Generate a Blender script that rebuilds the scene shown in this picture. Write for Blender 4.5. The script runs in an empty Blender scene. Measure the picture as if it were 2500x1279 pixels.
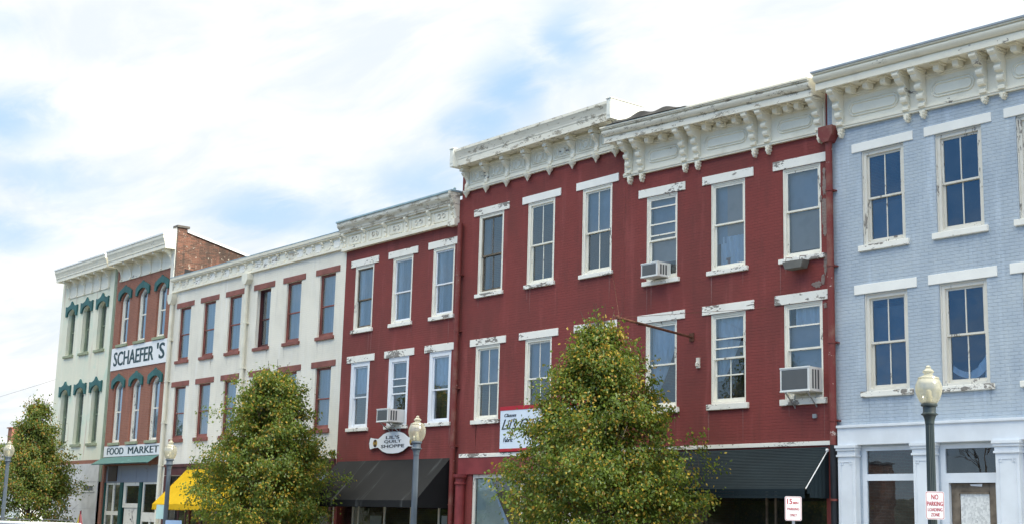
import bpy, math, random
import numpy as np
from mathutils import Vector, Matrix, noise as mnoise

# ------------------------------------------------------------ camera, world, sun, exposure
S = bpy.context.scene
COL = S.collection
PI = math.pi
R = math.radians

cam_data = bpy.data.cameras.new("camera")
cam = bpy.data.objects.new("camera", cam_data)
COL.objects.link(cam)
cam_data.sensor_width = 36.0
cam_data.lens = 48.53
cam_data.clip_start = 0.1
cam_data.clip_end = 3000
cr = Vector((0.62545965, 0.77979205, 0.02691807))
cu = Vector((0.12852685, -0.13699453, 0.98219822))
cf = Vector((-0.76959799, 0.61086567, 0.18590877))
M = Matrix((cr, cu, -cf)).transposed().to_4x4()
M.translation = Vector((0, -26.4, 1.6))
cam.matrix_world = M
S.camera = cam

SUN_AZ = 11.0      # degrees from +x towards +y
SUN_EL = 38.0
sv = Vector((math.cos(R(SUN_EL)) * math.cos(R(SUN_AZ)), math.cos(R(SUN_EL)) * math.sin(R(SUN_AZ)), math.sin(R(SUN_EL))))
sun_data = bpy.data.lights.new("sun", 'SUN')
sun_data.energy = 2.5
sun_data.angle = R(0.6)
sun_data.color = (1.0, 0.95, 0.84)
sun = bpy.data.objects.new("sun", sun_data)
COL.objects.link(sun)
sun.rotation_euler = (-sv).to_track_quat('-Z', 'Y').to_euler()

S.view_settings.view_transform = 'Standard'
S.view_settings.look = 'None'
S.view_settings.gamma = 1
S.view_settings.exposure = 0.72
S.cycles.max_bounces = 6
S.cycles.transparent_max_bounces = 12


class NT:
    """tiny node-tree writer"""
    def __init__(s, tree):
        s.t = tree; s.n = tree.nodes; s.l = tree.links; s.n.clear()
    def node(s, typ, props=None, **ins):
        nd = s.n.new(typ)
        for k, v in (props or {}).items():
            setattr(nd, k, v)
        for k, v in ins.items():
            key = int(k[1:]) if k[0] == 'i' and k[1:].isdigit() else k.replace('_', ' ')
            s.set(nd.inputs[key], v)
        return nd
    def set(s, sock, v):
        if isinstance(v, bpy.types.NodeSocket):
            s.l.new(v, sock)
        elif isinstance(v, (tuple, list)) and len(v) == 3 and sock.type == 'RGBA':
            sock.default_value = (*v, 1)
        else:
            sock.default_value = v
    def math(s, op, a, b=0.0, c=0.0, clamp=False):
        nd = s.node('ShaderNodeMath', dict(operation=op, use_clamp=clamp), i0=a, i1=b, i2=c)
        return nd.outputs[0]
    def ramp(s, fac, a, b, lo=0.0, hi=1.0):
        nd = s.node('ShaderNodeMapRange', dict(clamp=True, interpolation_type='SMOOTHSTEP'), Value=fac, From_Min=a, From_Max=b, To_Min=lo, To_Max=hi)
        return nd.outputs[0]
    def mix(s, fac, a, b, mode='MIX'):
        nd = s.node('ShaderNodeMix', dict(data_type='RGBA', blend_type=mode))
        s.set(nd.inputs[0], fac); s.set(nd.inputs[6], a); s.set(nd.inputs[7], b)
        return nd.outputs[2]
    def noise(s, vec, scale, detail=3.0, rough=0.55, dist=0.0):
        nd = s.node('ShaderNodeTexNoise', None, Vector=vec, Scale=scale, Detail=detail, Roughness=rough, Distortion=dist)
        return nd.outputs[0]


world = bpy.data.worlds.new("World")
S.world = world
world.use_nodes = True
w = NT(world.node_tree)
tc = w.node('ShaderNodeTexCoord')
D_ = tc.outputs['Generated']
sky = w.node('ShaderNodeTexSky', dict(sky_type='NISHITA', sun_disc=False, sun_elevation=R(SUN_EL), sun_rotation=R(90 - SUN_AZ), altitude=200, air_density=1.0, dust_density=0.6, ozone_density=1.6))
sep = w.node('ShaderNodeSeparateXYZ', None, Vector=D_)
dx, dy, dz = sep.outputs
az = w.math('MULTIPLY', w.math('ARCTAN2', dx, dy), 57.2958)
el = w.math('MULTIPLY', w.math('ARCSINE', dz), 57.2958)
# cloud sheet coordinates (a plane high above)
den = w.math('ADD', w.math('MAXIMUM', dz, 0.0), 0.13)
px = w.math('DIVIDE', dx, den); py = w.math('DIVIDE', dy, den)
pl = w.node('ShaderNodeCombineXYZ', None, X=px, Y=w.math('MULTIPLY', py, 1.9), Z=0.0).outputs[0]
n1 = w.noise(pl, 1.1, 8.0, 0.58, 0.6)
n2 = w.noise(pl, 4.6, 9.0, 0.66, 0.5)
# named gaps between the clouds: (azimuth, elevation, half width, half height, depth)
gaps = [(-49.4, 19.9, 1.5, 1.5, .75), (-51.9, 17.8, 1.7, 1.5, .8), (-53.1, 16.2, 1.6, 1.0, .75), (-50.2, 18.6, 2.6, .5, .5), (-55.5, 13.8, 2.4, 1.1, .6),
        (-62.0, 12.3, 2.6, 1.0, .7), (-59.3, 12.0, 2.8, .9, .5), (-72.3, 15.0, 2.0, 1.1, .75), (-70.8, 13.0, 2.4, 0.9, .55), (-72.5, 10.6, 2.6, .8, .55), (-73.2, 18.6, 1.2, 1.0, .35)]
gsum = None
wob = w.math('MULTIPLY', w.math('SUBTRACT', n2, 0.5), 3.6)
wob1 = w.math('MULTIPLY', w.math('SUBTRACT', n1, 0.5), 4.0)
azw = w.math('ADD', az, w.math('ADD', wob, wob1)); elw = w.math('ADD', el, w.math('MULTIPLY', wob, 0.6))
for (ga, ge, gw, gh, gs) in gaps:
    a_ = w.math('DIVIDE', w.math('SUBTRACT', azw, ga), gw)
    e_ = w.math('DIVIDE', w.math('SUBTRACT', elw, ge), gh)
    q_ = w.math('ADD', w.math('MULTIPLY', a_, a_), w.math('MULTIPLY', e_, e_))
    g_ = w.math('MULTIPLY', w.math('EXPONENT', w.math('MULTIPLY', q_, -0.8)), gs * 1.08)
    gsum = g_ if gsum is None else w.math('MAXIMUM', gsum, g_)
# behind the street (the -y side) the sky is mostly clear
clear = w.ramp(dy, 0.15, -0.45, 0.0, 1.0)
clear = w.math('MULTIPLY', clear, w.ramp(n1, 0.60, 0.45, 0.75, 0.97))
clear = w.math('MULTIPLY', clear, w.ramp(dz, 0.75, 0.5))      # overhead the unseen cloud closes again, added to whiten the facade light
dens = w.ramp(n1, 0.20, 0.52, 0.80, 1.0)
dens = w.math('SUBTRACT', dens, gsum, clamp=True)
dens = w.math('SUBTRACT', dens, clear, clamp=True)
dens = w.math('MAXIMUM', dens, 0.04)
n3 = w.noise(pl, 2.0, 6.0, 0.6, 0.5)
cl = w.mix(w.ramp(n3, 0.36, 0.62), (5.4, 5.8, 6.15), (6.75, 6.75, 6.7))
gain = w.math('ADD', 1.0, w.math('MULTIPLY', w.ramp(dz, 0.42, 0.75), 3.2))     # unseen cloud overhead and sunward, brightened to lift the light on the facades
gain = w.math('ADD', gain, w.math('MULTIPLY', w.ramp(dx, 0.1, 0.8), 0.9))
gc = w.node('ShaderNodeCombineColor', None, Red=gain, Green=w.math('ADD', w.math('MULTIPLY', gain, 0.91), 0.09), Blue=w.math('ADD', w.math('MULTIPLY', gain, 0.70), 0.30)).outputs[0]  # boosted cloud is also warmed, to take blue out of the facade light
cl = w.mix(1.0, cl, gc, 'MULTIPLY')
skyc = w.mix(1.0, sky.outputs[0], (0.62, 0.66, 0.72), 'MULTIPLY')
skyv = w.mix(0.88, skyc, (3.0, 4.65, 6.45))                      # pale hazy blue between the clouds ahead
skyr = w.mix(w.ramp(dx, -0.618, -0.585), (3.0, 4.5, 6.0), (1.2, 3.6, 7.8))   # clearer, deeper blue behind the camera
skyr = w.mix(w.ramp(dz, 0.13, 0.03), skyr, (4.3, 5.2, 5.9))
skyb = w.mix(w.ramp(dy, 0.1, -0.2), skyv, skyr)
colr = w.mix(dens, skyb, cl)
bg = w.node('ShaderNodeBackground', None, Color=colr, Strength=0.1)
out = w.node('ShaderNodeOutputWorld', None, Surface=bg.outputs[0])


# ------------------------------------------------------------ materials
def new_mat(name):
    m = bpy.data.materials.new(name); m.use_nodes = True
    return m, NT(m.node_tree)

def finish(t, col, rough=0.7, bump=None, bstr=0.3, bdist=0.01, spec=0.3, **kw):
    p = t.node('ShaderNodeBsdfPrincipled', None, Base_Color=col, Roughness=rough, Specular_IOR_Level=spec)
    for k, v in kw.items():
        t.set(p.inputs[k.replace('_', ' ')], v)
    if bump is not None:
        b = t.node('ShaderNodeBump', None, Height=bump, Strength=bstr, Distance=bdist)
        t.l.new(b.outputs[0], p.inputs['Normal'])
    t.node('ShaderNodeOutputMaterial', None, Surface=p.outputs[0])

def pos(t):
    return t.node('ShaderNodeNewGeometry').outputs['Position']

def plain(name, col, rough=0.6, var=0.12, scale=2.0, spec=0.3, bstr=0.15, metallic=0.0, fine=60.0):
    m, t = new_mat(name)
    P = pos(t)
    a = t.noise(P, scale, 5.0)
    b = t.noise(P, fine, 3.0)
    f = t.ramp(a, 0.3, 0.7, 1.0 - var, 1.0 + var)
    c = t.mix(1.0, col, t.node('ShaderNodeCombineColor', None, Red=f, Green=f, Blue=f).outputs[0], 'MULTIPLY')
    finish(t, c, rough, b, bstr, 0.004, spec, Metallic=metallic)
    return m

def wallcoord(t, sx=1.0):
    P = pos(t)
    s_ = t.node('ShaderNodeSeparateXYZ', None, Vector=P)
    xy = t.math('ADD', s_.outputs[0], s_.outputs[1])
    return P, t.node('ShaderNodeCombineXYZ', None, X=xy, Y=s_.outputs[2], Z=0.0).outputs[0], s_

def brick(name, c1, c2, mortar, bstr=0.5, stain=(0.5, 0.5, 0.5), samt=0.1, chips=None, chipamt=0.73, patch=None, rough=0.75):
    """brickwork in running bond, world-size bricks; painted brick keeps mortar close to the paint"""
    m, t = new_mat(name)
    P, V, s_ = wallcoord(t)
    wv = t.noise(P, 1.3, 3.0)
    Vd = t.node('ShaderNodeVectorMath', dict(operation='ADD'), i0=V, i1=t.node('ShaderNodeCombineXYZ', None, X=0.0, Y=t.math('MULTIPLY', t.math('SUBTRACT', t.noise(P, 0.6, 2.0), 0.5), 0.05), Z=0.0).outputs[0]).outputs[0]
    b = t.node('ShaderNodeTexBrick', dict(offset=0.5, squash=1.0), Vector=Vd, Color1=c1, Color2=c2, Mortar=mortar, Scale=1.0, Mortar_Size=0.008, Mortar_Smooth=0.6, Bias=0.0, Brick_Width=0.225, Row_Height=0.078)
    fine = t.noise(P, 22.0, 4.0)
    big = t.noise(P, 0.5, 6.0, 0.6)
    st = t.node('ShaderNodeMapping', None, Vector=P, Scale=(3.0, 3.0, 0.35))
    streak = t.noise(st.outputs[0], 1.2, 5.0, 0.6)
    # paint has filled many of the joints: they show only in places
    fill = t.ramp(t.noise(P, 2.3, 5.0, 0.65), 0.38, 0.62, 0.15, 0.92 if 'painted' in name else 0.25)
    c = t.mix(fill, b.outputs[0], t.mix(t.noise(P, 9.0, 2.0), c1, c2))
    c = t.mix(t.ramp(fine, 0.35, 0.75, 0.0, 0.22), c, mortar)
    c = t.mix(t.ramp(big, 0.35, 0.72, 0.0, samt), c, stain)
    c = t.mix(t.ramp(streak, 0.5, 0.78, 0.0, samt), c, stain)
    c = t.mix(t.ramp(t.noise(st.outputs[0], 0.7, 6.0, 0.65), 0.52, 0.74, 0.0, samt), c, tuple(min(0.9, x * 1.3 + 0.022) for x in c1))
    if patch:
        pn = t.noise(P, 0.9, 4.0, 0.5)
        c = t.mix(t.ramp(pn, 0.54, 0.72, 0.0, 0.85), c, patch)
        pn2 = t.noise(st.outputs[0], 0.8, 4.0, 0.5)
        c = t.mix(t.ramp(pn2, 0.60, 0.74, 0.0, 0.6), c, (0.42, 0.23, 0.19))
    if chips:
        ch = t.noise(P, 5.5, 6.0, 0.7)
        c = t.mix(t.ramp(ch, chipamt, chipamt + 0.015), c, chips)
    h = t.math('ADD', t.math('MULTIPLY', b.outputs[1], -1.0), t.math('MULTIPLY', fine, 0.5))
    h = t.math('ADD', h, t.math('MULTIPLY', wv, 0.8))
    finish(t, c, rough, h, bstr, 0.012, 0.25)
    return m

def peeling(name, paint, bare=(0.17, 0.155, 0.14), amt=0.62, scale=4.0, dirt=(0.42, 0.36, 0.26), damt=0.35, stretch=(0.6, 0.6, 1.6), rough=0.55):
    """old paint with flakes missing; bare parts keep their own jagged outline"""
    m, t = new_mat(name)
    P = pos(t)
    mp = t.node('ShaderNodeMapping', None, Vector=P, Scale=stretch).outputs[0]
    reg = t.noise(mp, scale * 0.35, 2.0)
    fl = t.noise(mp, scale * 2.6, 8.0, 0.66)
    mask = t.math('ADD', t.math('MULTIPLY', reg, 0.55), t.math('MULTIPLY', fl, 0.45))
    k = t.ramp(mask, amt - 0.01, amt + 0.006)
    dn = t.noise(P, 1.7, 6.0, 0.65)
    sp = t.noise(P, 34.0, 2.0)
    c = t.mix(t.ramp(dn, 0.45, 0.85, 0.0, damt), paint, dirt)
    c = t.mix(t.ramp(sp, 0.68, 0.74, 0.0, 0.35), c, (0.42, 0.38, 0.31))
    bc = t.mix(t.noise(P, 14.0, 3.0), bare, tuple(x * 1.7 for x in bare))
    c = t.mix(k, c, bc)
    finish(t, c, rough, t.math('SUBTRACT', t.math('MULTIPLY', sp, 0.3), k), 0.5, 0.006, 0.3)
    return m

MAT = {}
MAT['red_brick'] = brick('painted_red_brick', (0.240, 0.052, 0.048), (0.220, 0.047, 0.043), (0.175, 0.040, 0.037), 0.6, (0.125, 0.040, 0.036), 0.55, (0.30, 0.22, 0.20), 0.75)
MAT['blue_brick'] = brick('painted_blue_brick', (0.40, 0.465, 0.54), (0.365, 0.43, 0.51), (0.29, 0.35, 0.42), 0.75, (0.50, 0.56, 0.61), 0.75, (0.34, 0.38, 0.42), 0.77)
MAT['cream_brick'] = brick('painted_cream_brick', (0.83, 0.79, 0.69), (0.80, 0.76, 0.665), (0.70, 0.665, 0.58), 0.4, (0.52, 0.50, 0.45), 0.4, (0.42, 0.35, 0.30), 0.775)
MAT['bare_brick'] = brick('old_red_brick', (0.34, 0.13, 0.085), (0.27, 0.10, 0.068), (0.32, 0.22, 0.17), 0.5, (0.22, 0.10, 0.075), 0.5)
MAT['side_brick'] = brick('weathered_side_brick', (0.27, 0.105, 0.068), (0.07, 0.036, 0.028), (0.32, 0.25, 0.19), 0.9, (0.06, 0.045, 0.038), 1.0, (0.48, 0.41, 0.34), 0.62)
MAT['pale_stucco'] = brick('faded_pale_green_brick', (0.80, 0.77, 0.62), (0.77, 0.74, 0.60), (0.72, 0.70, 0.57), 0.2, (0.66, 0.70, 0.58), 0.7, None, patch=(0.56, 0.68, 0.56))
MAT['white_trim'] = peeling('peeling_white_paint', (0.84, 0.82, 0.76), amt=0.575, scale=5.0)
MAT['white_worn'] = peeling('badly_peeled_white_paint', (0.82, 0.80, 0.74), amt=0.55, scale=4.6)
MAT['cornice_cream'] = peeling('cream_cornice_paint', (0.82, 0.78, 0.66), amt=0.64, scale=5.0)
MAT['crown_worn'] = peeling('peeling_crown_moulding', (0.82, 0.78, 0.67), amt=0.57, scale=11.0, stretch=(0.8, 0.8, 2.2), bare=(0.28, 0.25, 0.20))
MAT['crown_very_worn'] = peeling('bare_weathered_moulding', (0.72, 0.69, 0.60), amt=0.545, scale=11.0, stretch=(0.6, 0.6, 2.2), bare=(0.30, 0.26, 0.20))
MAT['frame_cream'] = peeling('chalky_window_paint', (0.82, 0.79, 0.70), amt=0.625, scale=6.0, stretch=(1.4, 1.4, 0.5))
MAT['frame_tan'] = peeling('aged_tan_white_paint', (0.68, 0.65, 0.58), amt=0.60, scale=6.0, stretch=(1.4, 1.4, 0.4))
MAT['lintel_blue_house'] = plain('clean_white_stone', (0.84, 0.83, 0.79), 0.6, 0.04)
MAT['frame_vinyl'] = plain('white_vinyl', (0.78, 0.80, 0.84), 0.4, 0.04)
MAT['oxide'] = plain('oxide_red_paint', (0.235, 0.085, 0.068), 0.6, 0.18)
MAT['oxide_dark'] = plain('dark_oxide_red_paint', (0.085, 0.028, 0.028), 0.55, 0.2)
MAT['shop_red'] = plain('shopfront_red_paint', (0.21, 0.04, 0.043), 0.5, 0.16)
MAT['pipe_red'] = peeling('red_downpipe_paint', (0.18, 0.038, 0.034), bare=(0.45, 0.40, 0.36), amt=0.64, scale=9.0)
MAT['pipe_cream'] = plain('cream_downpipe_paint', (0.72, 0.70, 0.60), 0.45, 0.08)
MAT['pipe_black'] = plain('black_pipe_paint', (0.018, 0.02, 0.024), 0.5, 0.2)
MAT['shop_blue'] = plain('pale_blue_shop_paint', (0.68, 0.72, 0.77), 0.5, 0.05)
MAT['shop_grey'] = plain('pale_grey_board', (0.56, 0.56, 0.57), 0.6, 0.10)
MAT['grey_panel'] = peeling('grey_blue_sheet', (0.25, 0.27, 0.31), bare=(0.20, 0.12, 0.09), amt=0.61, scale=2.5, dirt=(0.30, 0.30, 0.32))
MAT['hood_green'] = plain('dark_teal_green_paint', (0.028, 0.115, 0.115), 0.5, 0.2)
MAT['green_trim'] = plain('dark_green_trim', (0.012, 0.07, 0.065), 0.5, 0.15)
MAT['awning_green'] = peeling('faded_green_sheet', (0.055, 0.155, 0.145), bare=(0.10, 0.22, 0.20), amt=0.56, scale=2.0, dirt=(0.06, 0.14, 0.13))
MAT['sill_olive'] = plain('olive_sill', (0.30, 0.33, 0.22), 0.7, 0.15)
MAT['jamb_green'] = plain('pale_green_frame', (0.24, 0.28, 0.20), 0.6, 0.15)
MAT['roof_metal'] = plain('blue_grey_roof_metal', (0.30, 0.42, 0.48), 0.4, 0.15)
MAT['roof_grey'] = plain('grey_roof_edge', (0.30, 0.34, 0.40), 0.45, 0.12)
MAT['tar'] = plain('black_roof_felt', (0.03, 0.03, 0.033), 0.8, 0.3)
MAT['coping'] = plain('white_coping', (0.78, 0.79, 0.80), 0.4, 0.05)
MAT['cap_dark'] = plain('dark_stone_cap', (0.12, 0.11, 0.10), 0.7, 0.2)
MAT['rust'] = plain('rusty_iron', (0.11, 0.045, 0.028), 0.8, 0.35, 9.0)
MAT['bare_patch'] = brick('exposed_old_brick', (0.24, 0.17, 0.15), (0.19, 0.14, 0.125), (0.30, 0.27, 0.25), 0.6, (0.3, 0.26, 0.24), 0.5)
MAT['run_red'] = brick('chalky_run_on_red_paint', (0.235, 0.075, 0.068), (0.215, 0.068, 0.062), (0.18, 0.055, 0.05), 0.5)
MAT['run_cream'] = brick('grey_run_on_cream_paint', (0.66, 0.62, 0.54), (0.64, 0.60, 0.52), (0.56, 0.52, 0.45), 0.4)
MAT['run_blue'] = brick('grey_run_on_blue_paint', (0.35, 0.41, 0.48), (0.33, 0.39, 0.46), (0.27, 0.33, 0.40), 0.6)
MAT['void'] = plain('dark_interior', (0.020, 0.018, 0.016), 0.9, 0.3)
MAT['timber'] = plain('weathered_timber', (0.16, 0.13, 0.10), 0.8, 0.3, 5.0)
MAT['lamp_iron'] = plain('dark_green_iron', (0.035, 0.05, 0.052), 0.4, 0.12, spec=0.5)
MAT['lamp_grey'] = plain('blue_grey_lamp_paint', (0.095, 0.12, 0.15), 0.45, 0.08, spec=0.5)
MAT['galv'] = plain('galvanised_steel', (0.38, 0.39, 0.40), 0.4, 0.15, metallic=0.6)
MAT['sign_white'] = plain('sign_white', (0.80, 0.80, 0.81), 0.4, 0.03)
MAT['sign_blue_white'] = plain('sign_pale_blue_white', (0.68, 0.76, 0.86), 0.4, 0.03)
MAT['sign_red'] = plain('sign_red', (0.42, 0.02, 0.035), 0.5, 0.08)
MAT['sign_teal'] = plain('sign_pale_teal', (0.52, 0.74, 0.72), 0.4, 0.05)
MAT['sign_sky'] = plain('sign_pale_sky_blue', (0.40, 0.55, 0.78), 0.4, 0.05)
MAT['ink'] = plain('black_lettering', (0.018, 0.02, 0.024), 0.5, 0.1)
MAT['ink_green'] = plain('dark_green_lettering', (0.02, 0.055, 0.065), 0.5, 0.2, 8.0)
MAT['gold'] = plain('ochre_emblem', (0.38, 0.25, 0.06), 0.5, 0.1)
MAT['brown'] = plain('dark_brown_emblem', (0.05, 0.025, 0.015), 0.5, 0.1)
MAT['ac_white'] = plain('appliance_white', (0.68, 0.69, 0.68), 0.4, 0.06)
MAT['ac_grille'] = None
MAT['planter'] = plain('weathered_fibre_planter', (0.16, 0.16, 0.15), 0.8, 0.2)
MAT['terracotta'] = plain('terracotta', (0.36, 0.14, 0.08), 0.8, 0.15)
MAT['osb'] = None
MAT['white_board'] = plain('white_board_siding', (0.76, 0.76, 0.70), 0.5, 0.05)
MAT['far_white'] = plain('white_siding', (0.78, 0.80, 0.82), 0.6, 0.03)
MAT['far_roof'] = plain('grey_shingles', (0.10, 0.11, 0.13), 0.8, 0.2)
MAT['car_white'] = plain('white_car_paint', (0.80, 0.82, 0.84), 0.15, 0.0, spec=0.6, bstr=0.0)
MAT['car_dark'] = plain('black_trim', (0.015, 0.015, 0.017), 0.4, 0.0)
MAT['tyre'] = plain('tyre_rubber', (0.02, 0.02, 0.02), 0.8, 0.1)
MAT['kerb'] = plain('kerb_concrete', (0.36, 0.35, 0.33), 0.8, 0.15)
MAT['bulb'] = plain('lamp_socket', (0.75, 0.72, 0.60), 0.4, 0.05)
MAT['wood_pole'] = plain('utility_pole_wood', (0.13, 0.10, 0.08), 0.9, 0.2)
MAT['hill'] = plain('wooded_hill', (0.045, 0.045, 0.032), 0.95, 0.5, 0.08)

# fabric awnings
def fabric(name, col, streak=None, samt=0.5, ribs=None):
    m, t = new_mat(name)
    P = pos(t)
    c = t.mix(t.ramp(t.noise(P, 1.4, 5.0), 0.3, 0.7), col, tuple(x * 0.82 for x in col))
    if streak:
        s_ = t.node('ShaderNodeSeparateXYZ', None, Vector=P)
        v = t.node('ShaderNodeCombineXYZ', None, X=t.math('MULTIPLY', s_.outputs[0], 1.5), Y=0.0, Z=t.math('MULTIPLY', s_.outputs[2], 0.22)).outputs[0]
        c = t.mix(t.ramp(t.noise(v, 1.3, 4.0, 0.6), 0.58, 0.74, 0.0, samt), c, streak)
    weave = t.noise(P, 90.0, 2.0)
    finish(t, c, 0.75, weave, 0.2, 0.003, 0.25)
    return m
MAT['awning_black'] = fabric('black_canvas', (0.008, 0.009, 0.011), (0.11, 0.12, 0.125), 0.75)
MAT['awning_slat'] = fabric('blue_black_aluminium_slats', (0.016, 0.028, 0.036), (0.06, 0.10, 0.12), 0.4)
def yellow():
    m, t = new_mat('yellow_canvas')
    P = pos(t)
    c = t.mix(t.ramp(t.noise(P, 2.0, 4.0), 0.3, 0.7), (0.86, 0.56, 0.04), (0.80, 0.50, 0.03))
    d = t.node('ShaderNodeBsdfDiffuse', None, Color=c)
    tr = t.node('ShaderNodeBsdfTranslucent', None, Color=c)
    mx = t.node('ShaderNodeMixShader', None, i0=0.35, i1=d.outputs[0], i2=tr.outputs[0])
    t.node('ShaderNodeOutputMaterial', None, Surface=mx.outputs[0])
    return m
MAT['awning_yellow'] = yellow()

def grille():
    m, t = new_mat('ac_grille')
    P, V, s_ = wallcoord(t)
    wv = t.math('SINE', t.math('MULTIPLY', s_.outputs[2], 260.0))
    c = t.mix(t.ramp(wv, -0.2, 0.6), (0.05, 0.055, 0.06), (0.17, 0.18, 0.19))
    finish(t, c, 0.5)
    return m
MAT['ac_grille'] = grille()

def osb():
    m, t = new_mat('flaked_particle_board')
    P, V, s_ = wallcoord(t)
    mp = t.node('ShaderNodeMapping', None, Vector=V, Scale=(1.0, 0.8, 1.0), Rotation=(0, 0, 0.7)).outputs[0]
    a = t.node('ShaderNodeTexVoronoi', dict(feature='F1'), Vector=mp, Scale=22.0).outputs['Color']
    k = t.node('ShaderNodeSeparateColor', None, Color=a).outputs[0]
    c = t.mix(t.ramp(k, 0.0, 0.9), (0.55, 0.56, 0.56), (0.74, 0.75, 0.74))
    fl = t.noise(t.node('ShaderNodeMapping', None, Vector=V, Scale=(1.0, 2.2, 1.0), Rotation=(0, 0, -0.8)).outputs[0], 18.0, 5.0, 0.7)
    c = t.mix(t.ramp(fl, 0.60, 0.66, 0.0, 0.8), c, (0.12, 0.11, 0.10))
    finish(t, c, 0.8)
    return m
MAT['osb'] = osb()

def curtain_mat(name, col, fold_shade_freq=26.0, tl=0.3):
    m, t = new_mat(name)
    P, V, s_ = wallcoord(t)
    wx = t.math('ADD', t.math('MULTIPLY', s_.outputs[0], fold_shade_freq), t.math('MULTIPLY', t.noise(P, 2.0, 2.0), 9.0))
    f = t.ramp(t.math('SINE', wx), -1.0, 1.0, 0.86, 1.0)  # fold shading painted into the cloth colour as soft vertical stripes
    c = t.mix(1.0, col, t.node('ShaderNodeCombineColor', None, Red=f, Green=f, Blue=f).outputs[0], 'MULTIPLY')
    d = t.node('ShaderNodeBsdfDiffuse', None, Color=c)
    t.node('ShaderNodeOutputMaterial', None, Surface=d.outputs[0])
    return m
MAT['curtain'] = curtain_mat('sheer_white_curtain', (0.74, 0.80, 0.85))
MAT['curtain_grey'] = curtain_mat('blue_grey_curtain', (0.30, 0.37, 0.44), 18.0)
MAT['blind_tan'] = curtain_mat('tan_roller_blind', (0.56, 0.46, 0.39), 3.0)
MAT['blind_grey'] = curtain_mat('grey_roller_blind', (0.38, 0.44, 0.50), 3.0)
MAT['blind_dark'] = curtain_mat('dusky_blind', (0.12, 0.135, 0.15), 3.0)
MAT['drape_olive'] = curtain_mat('pale_olive_drape', (0.66, 0.68, 0.56), 3.0)

def glass(name, tint=(0.88, 0.94, 0.98), refl=2.7, rough=0.0, wave=0.10):
    """thin window pane: Fresnel mirror over a see-through sheet, slightly wavy old glass"""
    m, t = new_mat(name)
    P = pos(t)
    bmp = t.node('ShaderNodeBump', None, Height=t.noise(P, 1.6, 2.0), Strength=wave, Distance=0.02).outputs[0]
    fr = t.node('ShaderNodeFresnel', None, IOR=1.5, Normal=bmp).outputs[0]
    k = t.math('MULTIPLY', fr, refl, clamp=True)
    dirt = t.ramp(t.noise(P, 3.0, 5.0, 0.6), 0.3, 0.8, 0.02, 0.06)
    tr = t.node('ShaderNodeBsdfTransparent', None, Color=tint)
    gl = t.node('ShaderNodeBsdfGlossy', None, Color=(0.86, 0.95, 1.0), Roughness=rough, Normal=bmp)
    df = t.node('ShaderNodeBsdfDiffuse', None, Color=(0.5, 0.52, 0.53))
    a = t.node('ShaderNodeMixShader', None, i0=dirt, i1=tr.outputs[0], i2=df.outputs[0])
    b = t.node('ShaderNodeMixShader', None, i0=k, i1=a.outputs[0], i2=gl.outputs[0])
    t.node('ShaderNodeOutputMaterial', None, Surface=b.outputs[0])
    return m
MAT['glass'] = glass('window_glass')
MAT['glass_shop'] = glass('shop_glass', refl=2.4, wave=0.05)

def globe_mat():
    m, t = new_mat('pearly_acrylic')
    P = pos(t)
    lw = t.node('ShaderNodeLayerWeight', None, Blend=0.35).outputs[1]
    c = t.mix(t.ramp(t.noise(P, 7.0, 3.0), 0.3, 0.7), (0.60, 0.58, 0.47), (0.54, 0.54, 0.48))
    d = t.node('ShaderNodeBsdfDiffuse', None, Color=c)
    tl = t.node('ShaderNodeBsdfTranslucent', None, Color=c)
    g = t.node('ShaderNodeBsdfGlossy', None, Color=(1, 1, 1), Roughness=0.14)
    tr = t.node('ShaderNodeBsdfTransparent', None, Color=(0.95, 0.93, 0.84))
    a = t.node('ShaderNodeMixShader', None, i0=0.5, i1=d.outputs[0], i2=tl.outputs[0])
    b = t.node('ShaderNodeMixShader', None, i0=t.ramp(lw, 0.0, 0.7, 0.55, 0.10), i1=a.outputs[0], i2=tr.outputs[0])
    e = t.node('ShaderNodeMixShader', None, i0=0.09, i1=b.outputs[0], i2=g.outputs[0])
    t.node('ShaderNodeOutputMaterial', None, Surface=e.outputs[0])
    return m
MAT['globe'] = globe_mat()

def leaf_mat(name, greens, yellows, yamt, tl=0.35):
    m, t = new_mat(name)
    g = t.node('ShaderNodeNewGeometry')
    rnd = g.outputs['Random Per Island']
    cl = t.noise(g.outputs['Position'], 1.3, 3.0)
    gr = t.mix(t.ramp(cl, 0.35, 0.65), greens[0], greens[1])
    gr = t.mix(t.ramp(rnd, 0.0, 0.7), gr, greens[2])
    k = t.math('ADD', rnd, t.math('MULTIPLY', t.math('SUBTRACT', t.noise(g.outputs['Position'], 0.9, 2.0), 0.5), 0.6))
    ye = t.mix(t.ramp(t.math('FRACT', t.math('MULTIPLY', rnd, 37.0)), 0.2, 0.9), yellows[0], yellows[1])
    c = t.mix(t.ramp(k, 1.0 - yamt - 0.06, 1.0 - yamt + 0.06), gr, ye)
    d = t.node('ShaderNodeBsdfDiffuse', None, Color=c)
    tr = t.node('ShaderNodeBsdfTranslucent', None, Color=t.mix(0.3, c, (0.25, 0.28, 0.03)))
    gl = t.node('ShaderNodeBsdfGlossy', None, Color=(0.9, 0.95, 1.0), Roughness=0.35)
    a = t.node('ShaderNodeMixShader', None, i0=tl, i1=d.outputs[0], i2=tr.outputs[0])
    b = t.node('ShaderNodeMixShader', None, i0=0.018, i1=a.outputs[0], i2=gl.outputs[0])
    t.node('ShaderNodeOutputMaterial', None, Surface=b.outputs[0])
    return m
MAT['leaf'] = leaf_mat('autumn_leaves', [(0.115, 0.18, 0.027), (0.18, 0.245, 0.036), (0.085, 0.135, 0.025)], [(0.46, 0.34, 0.045), (0.38, 0.23, 0.04)], 0.17, 0.5)
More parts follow.
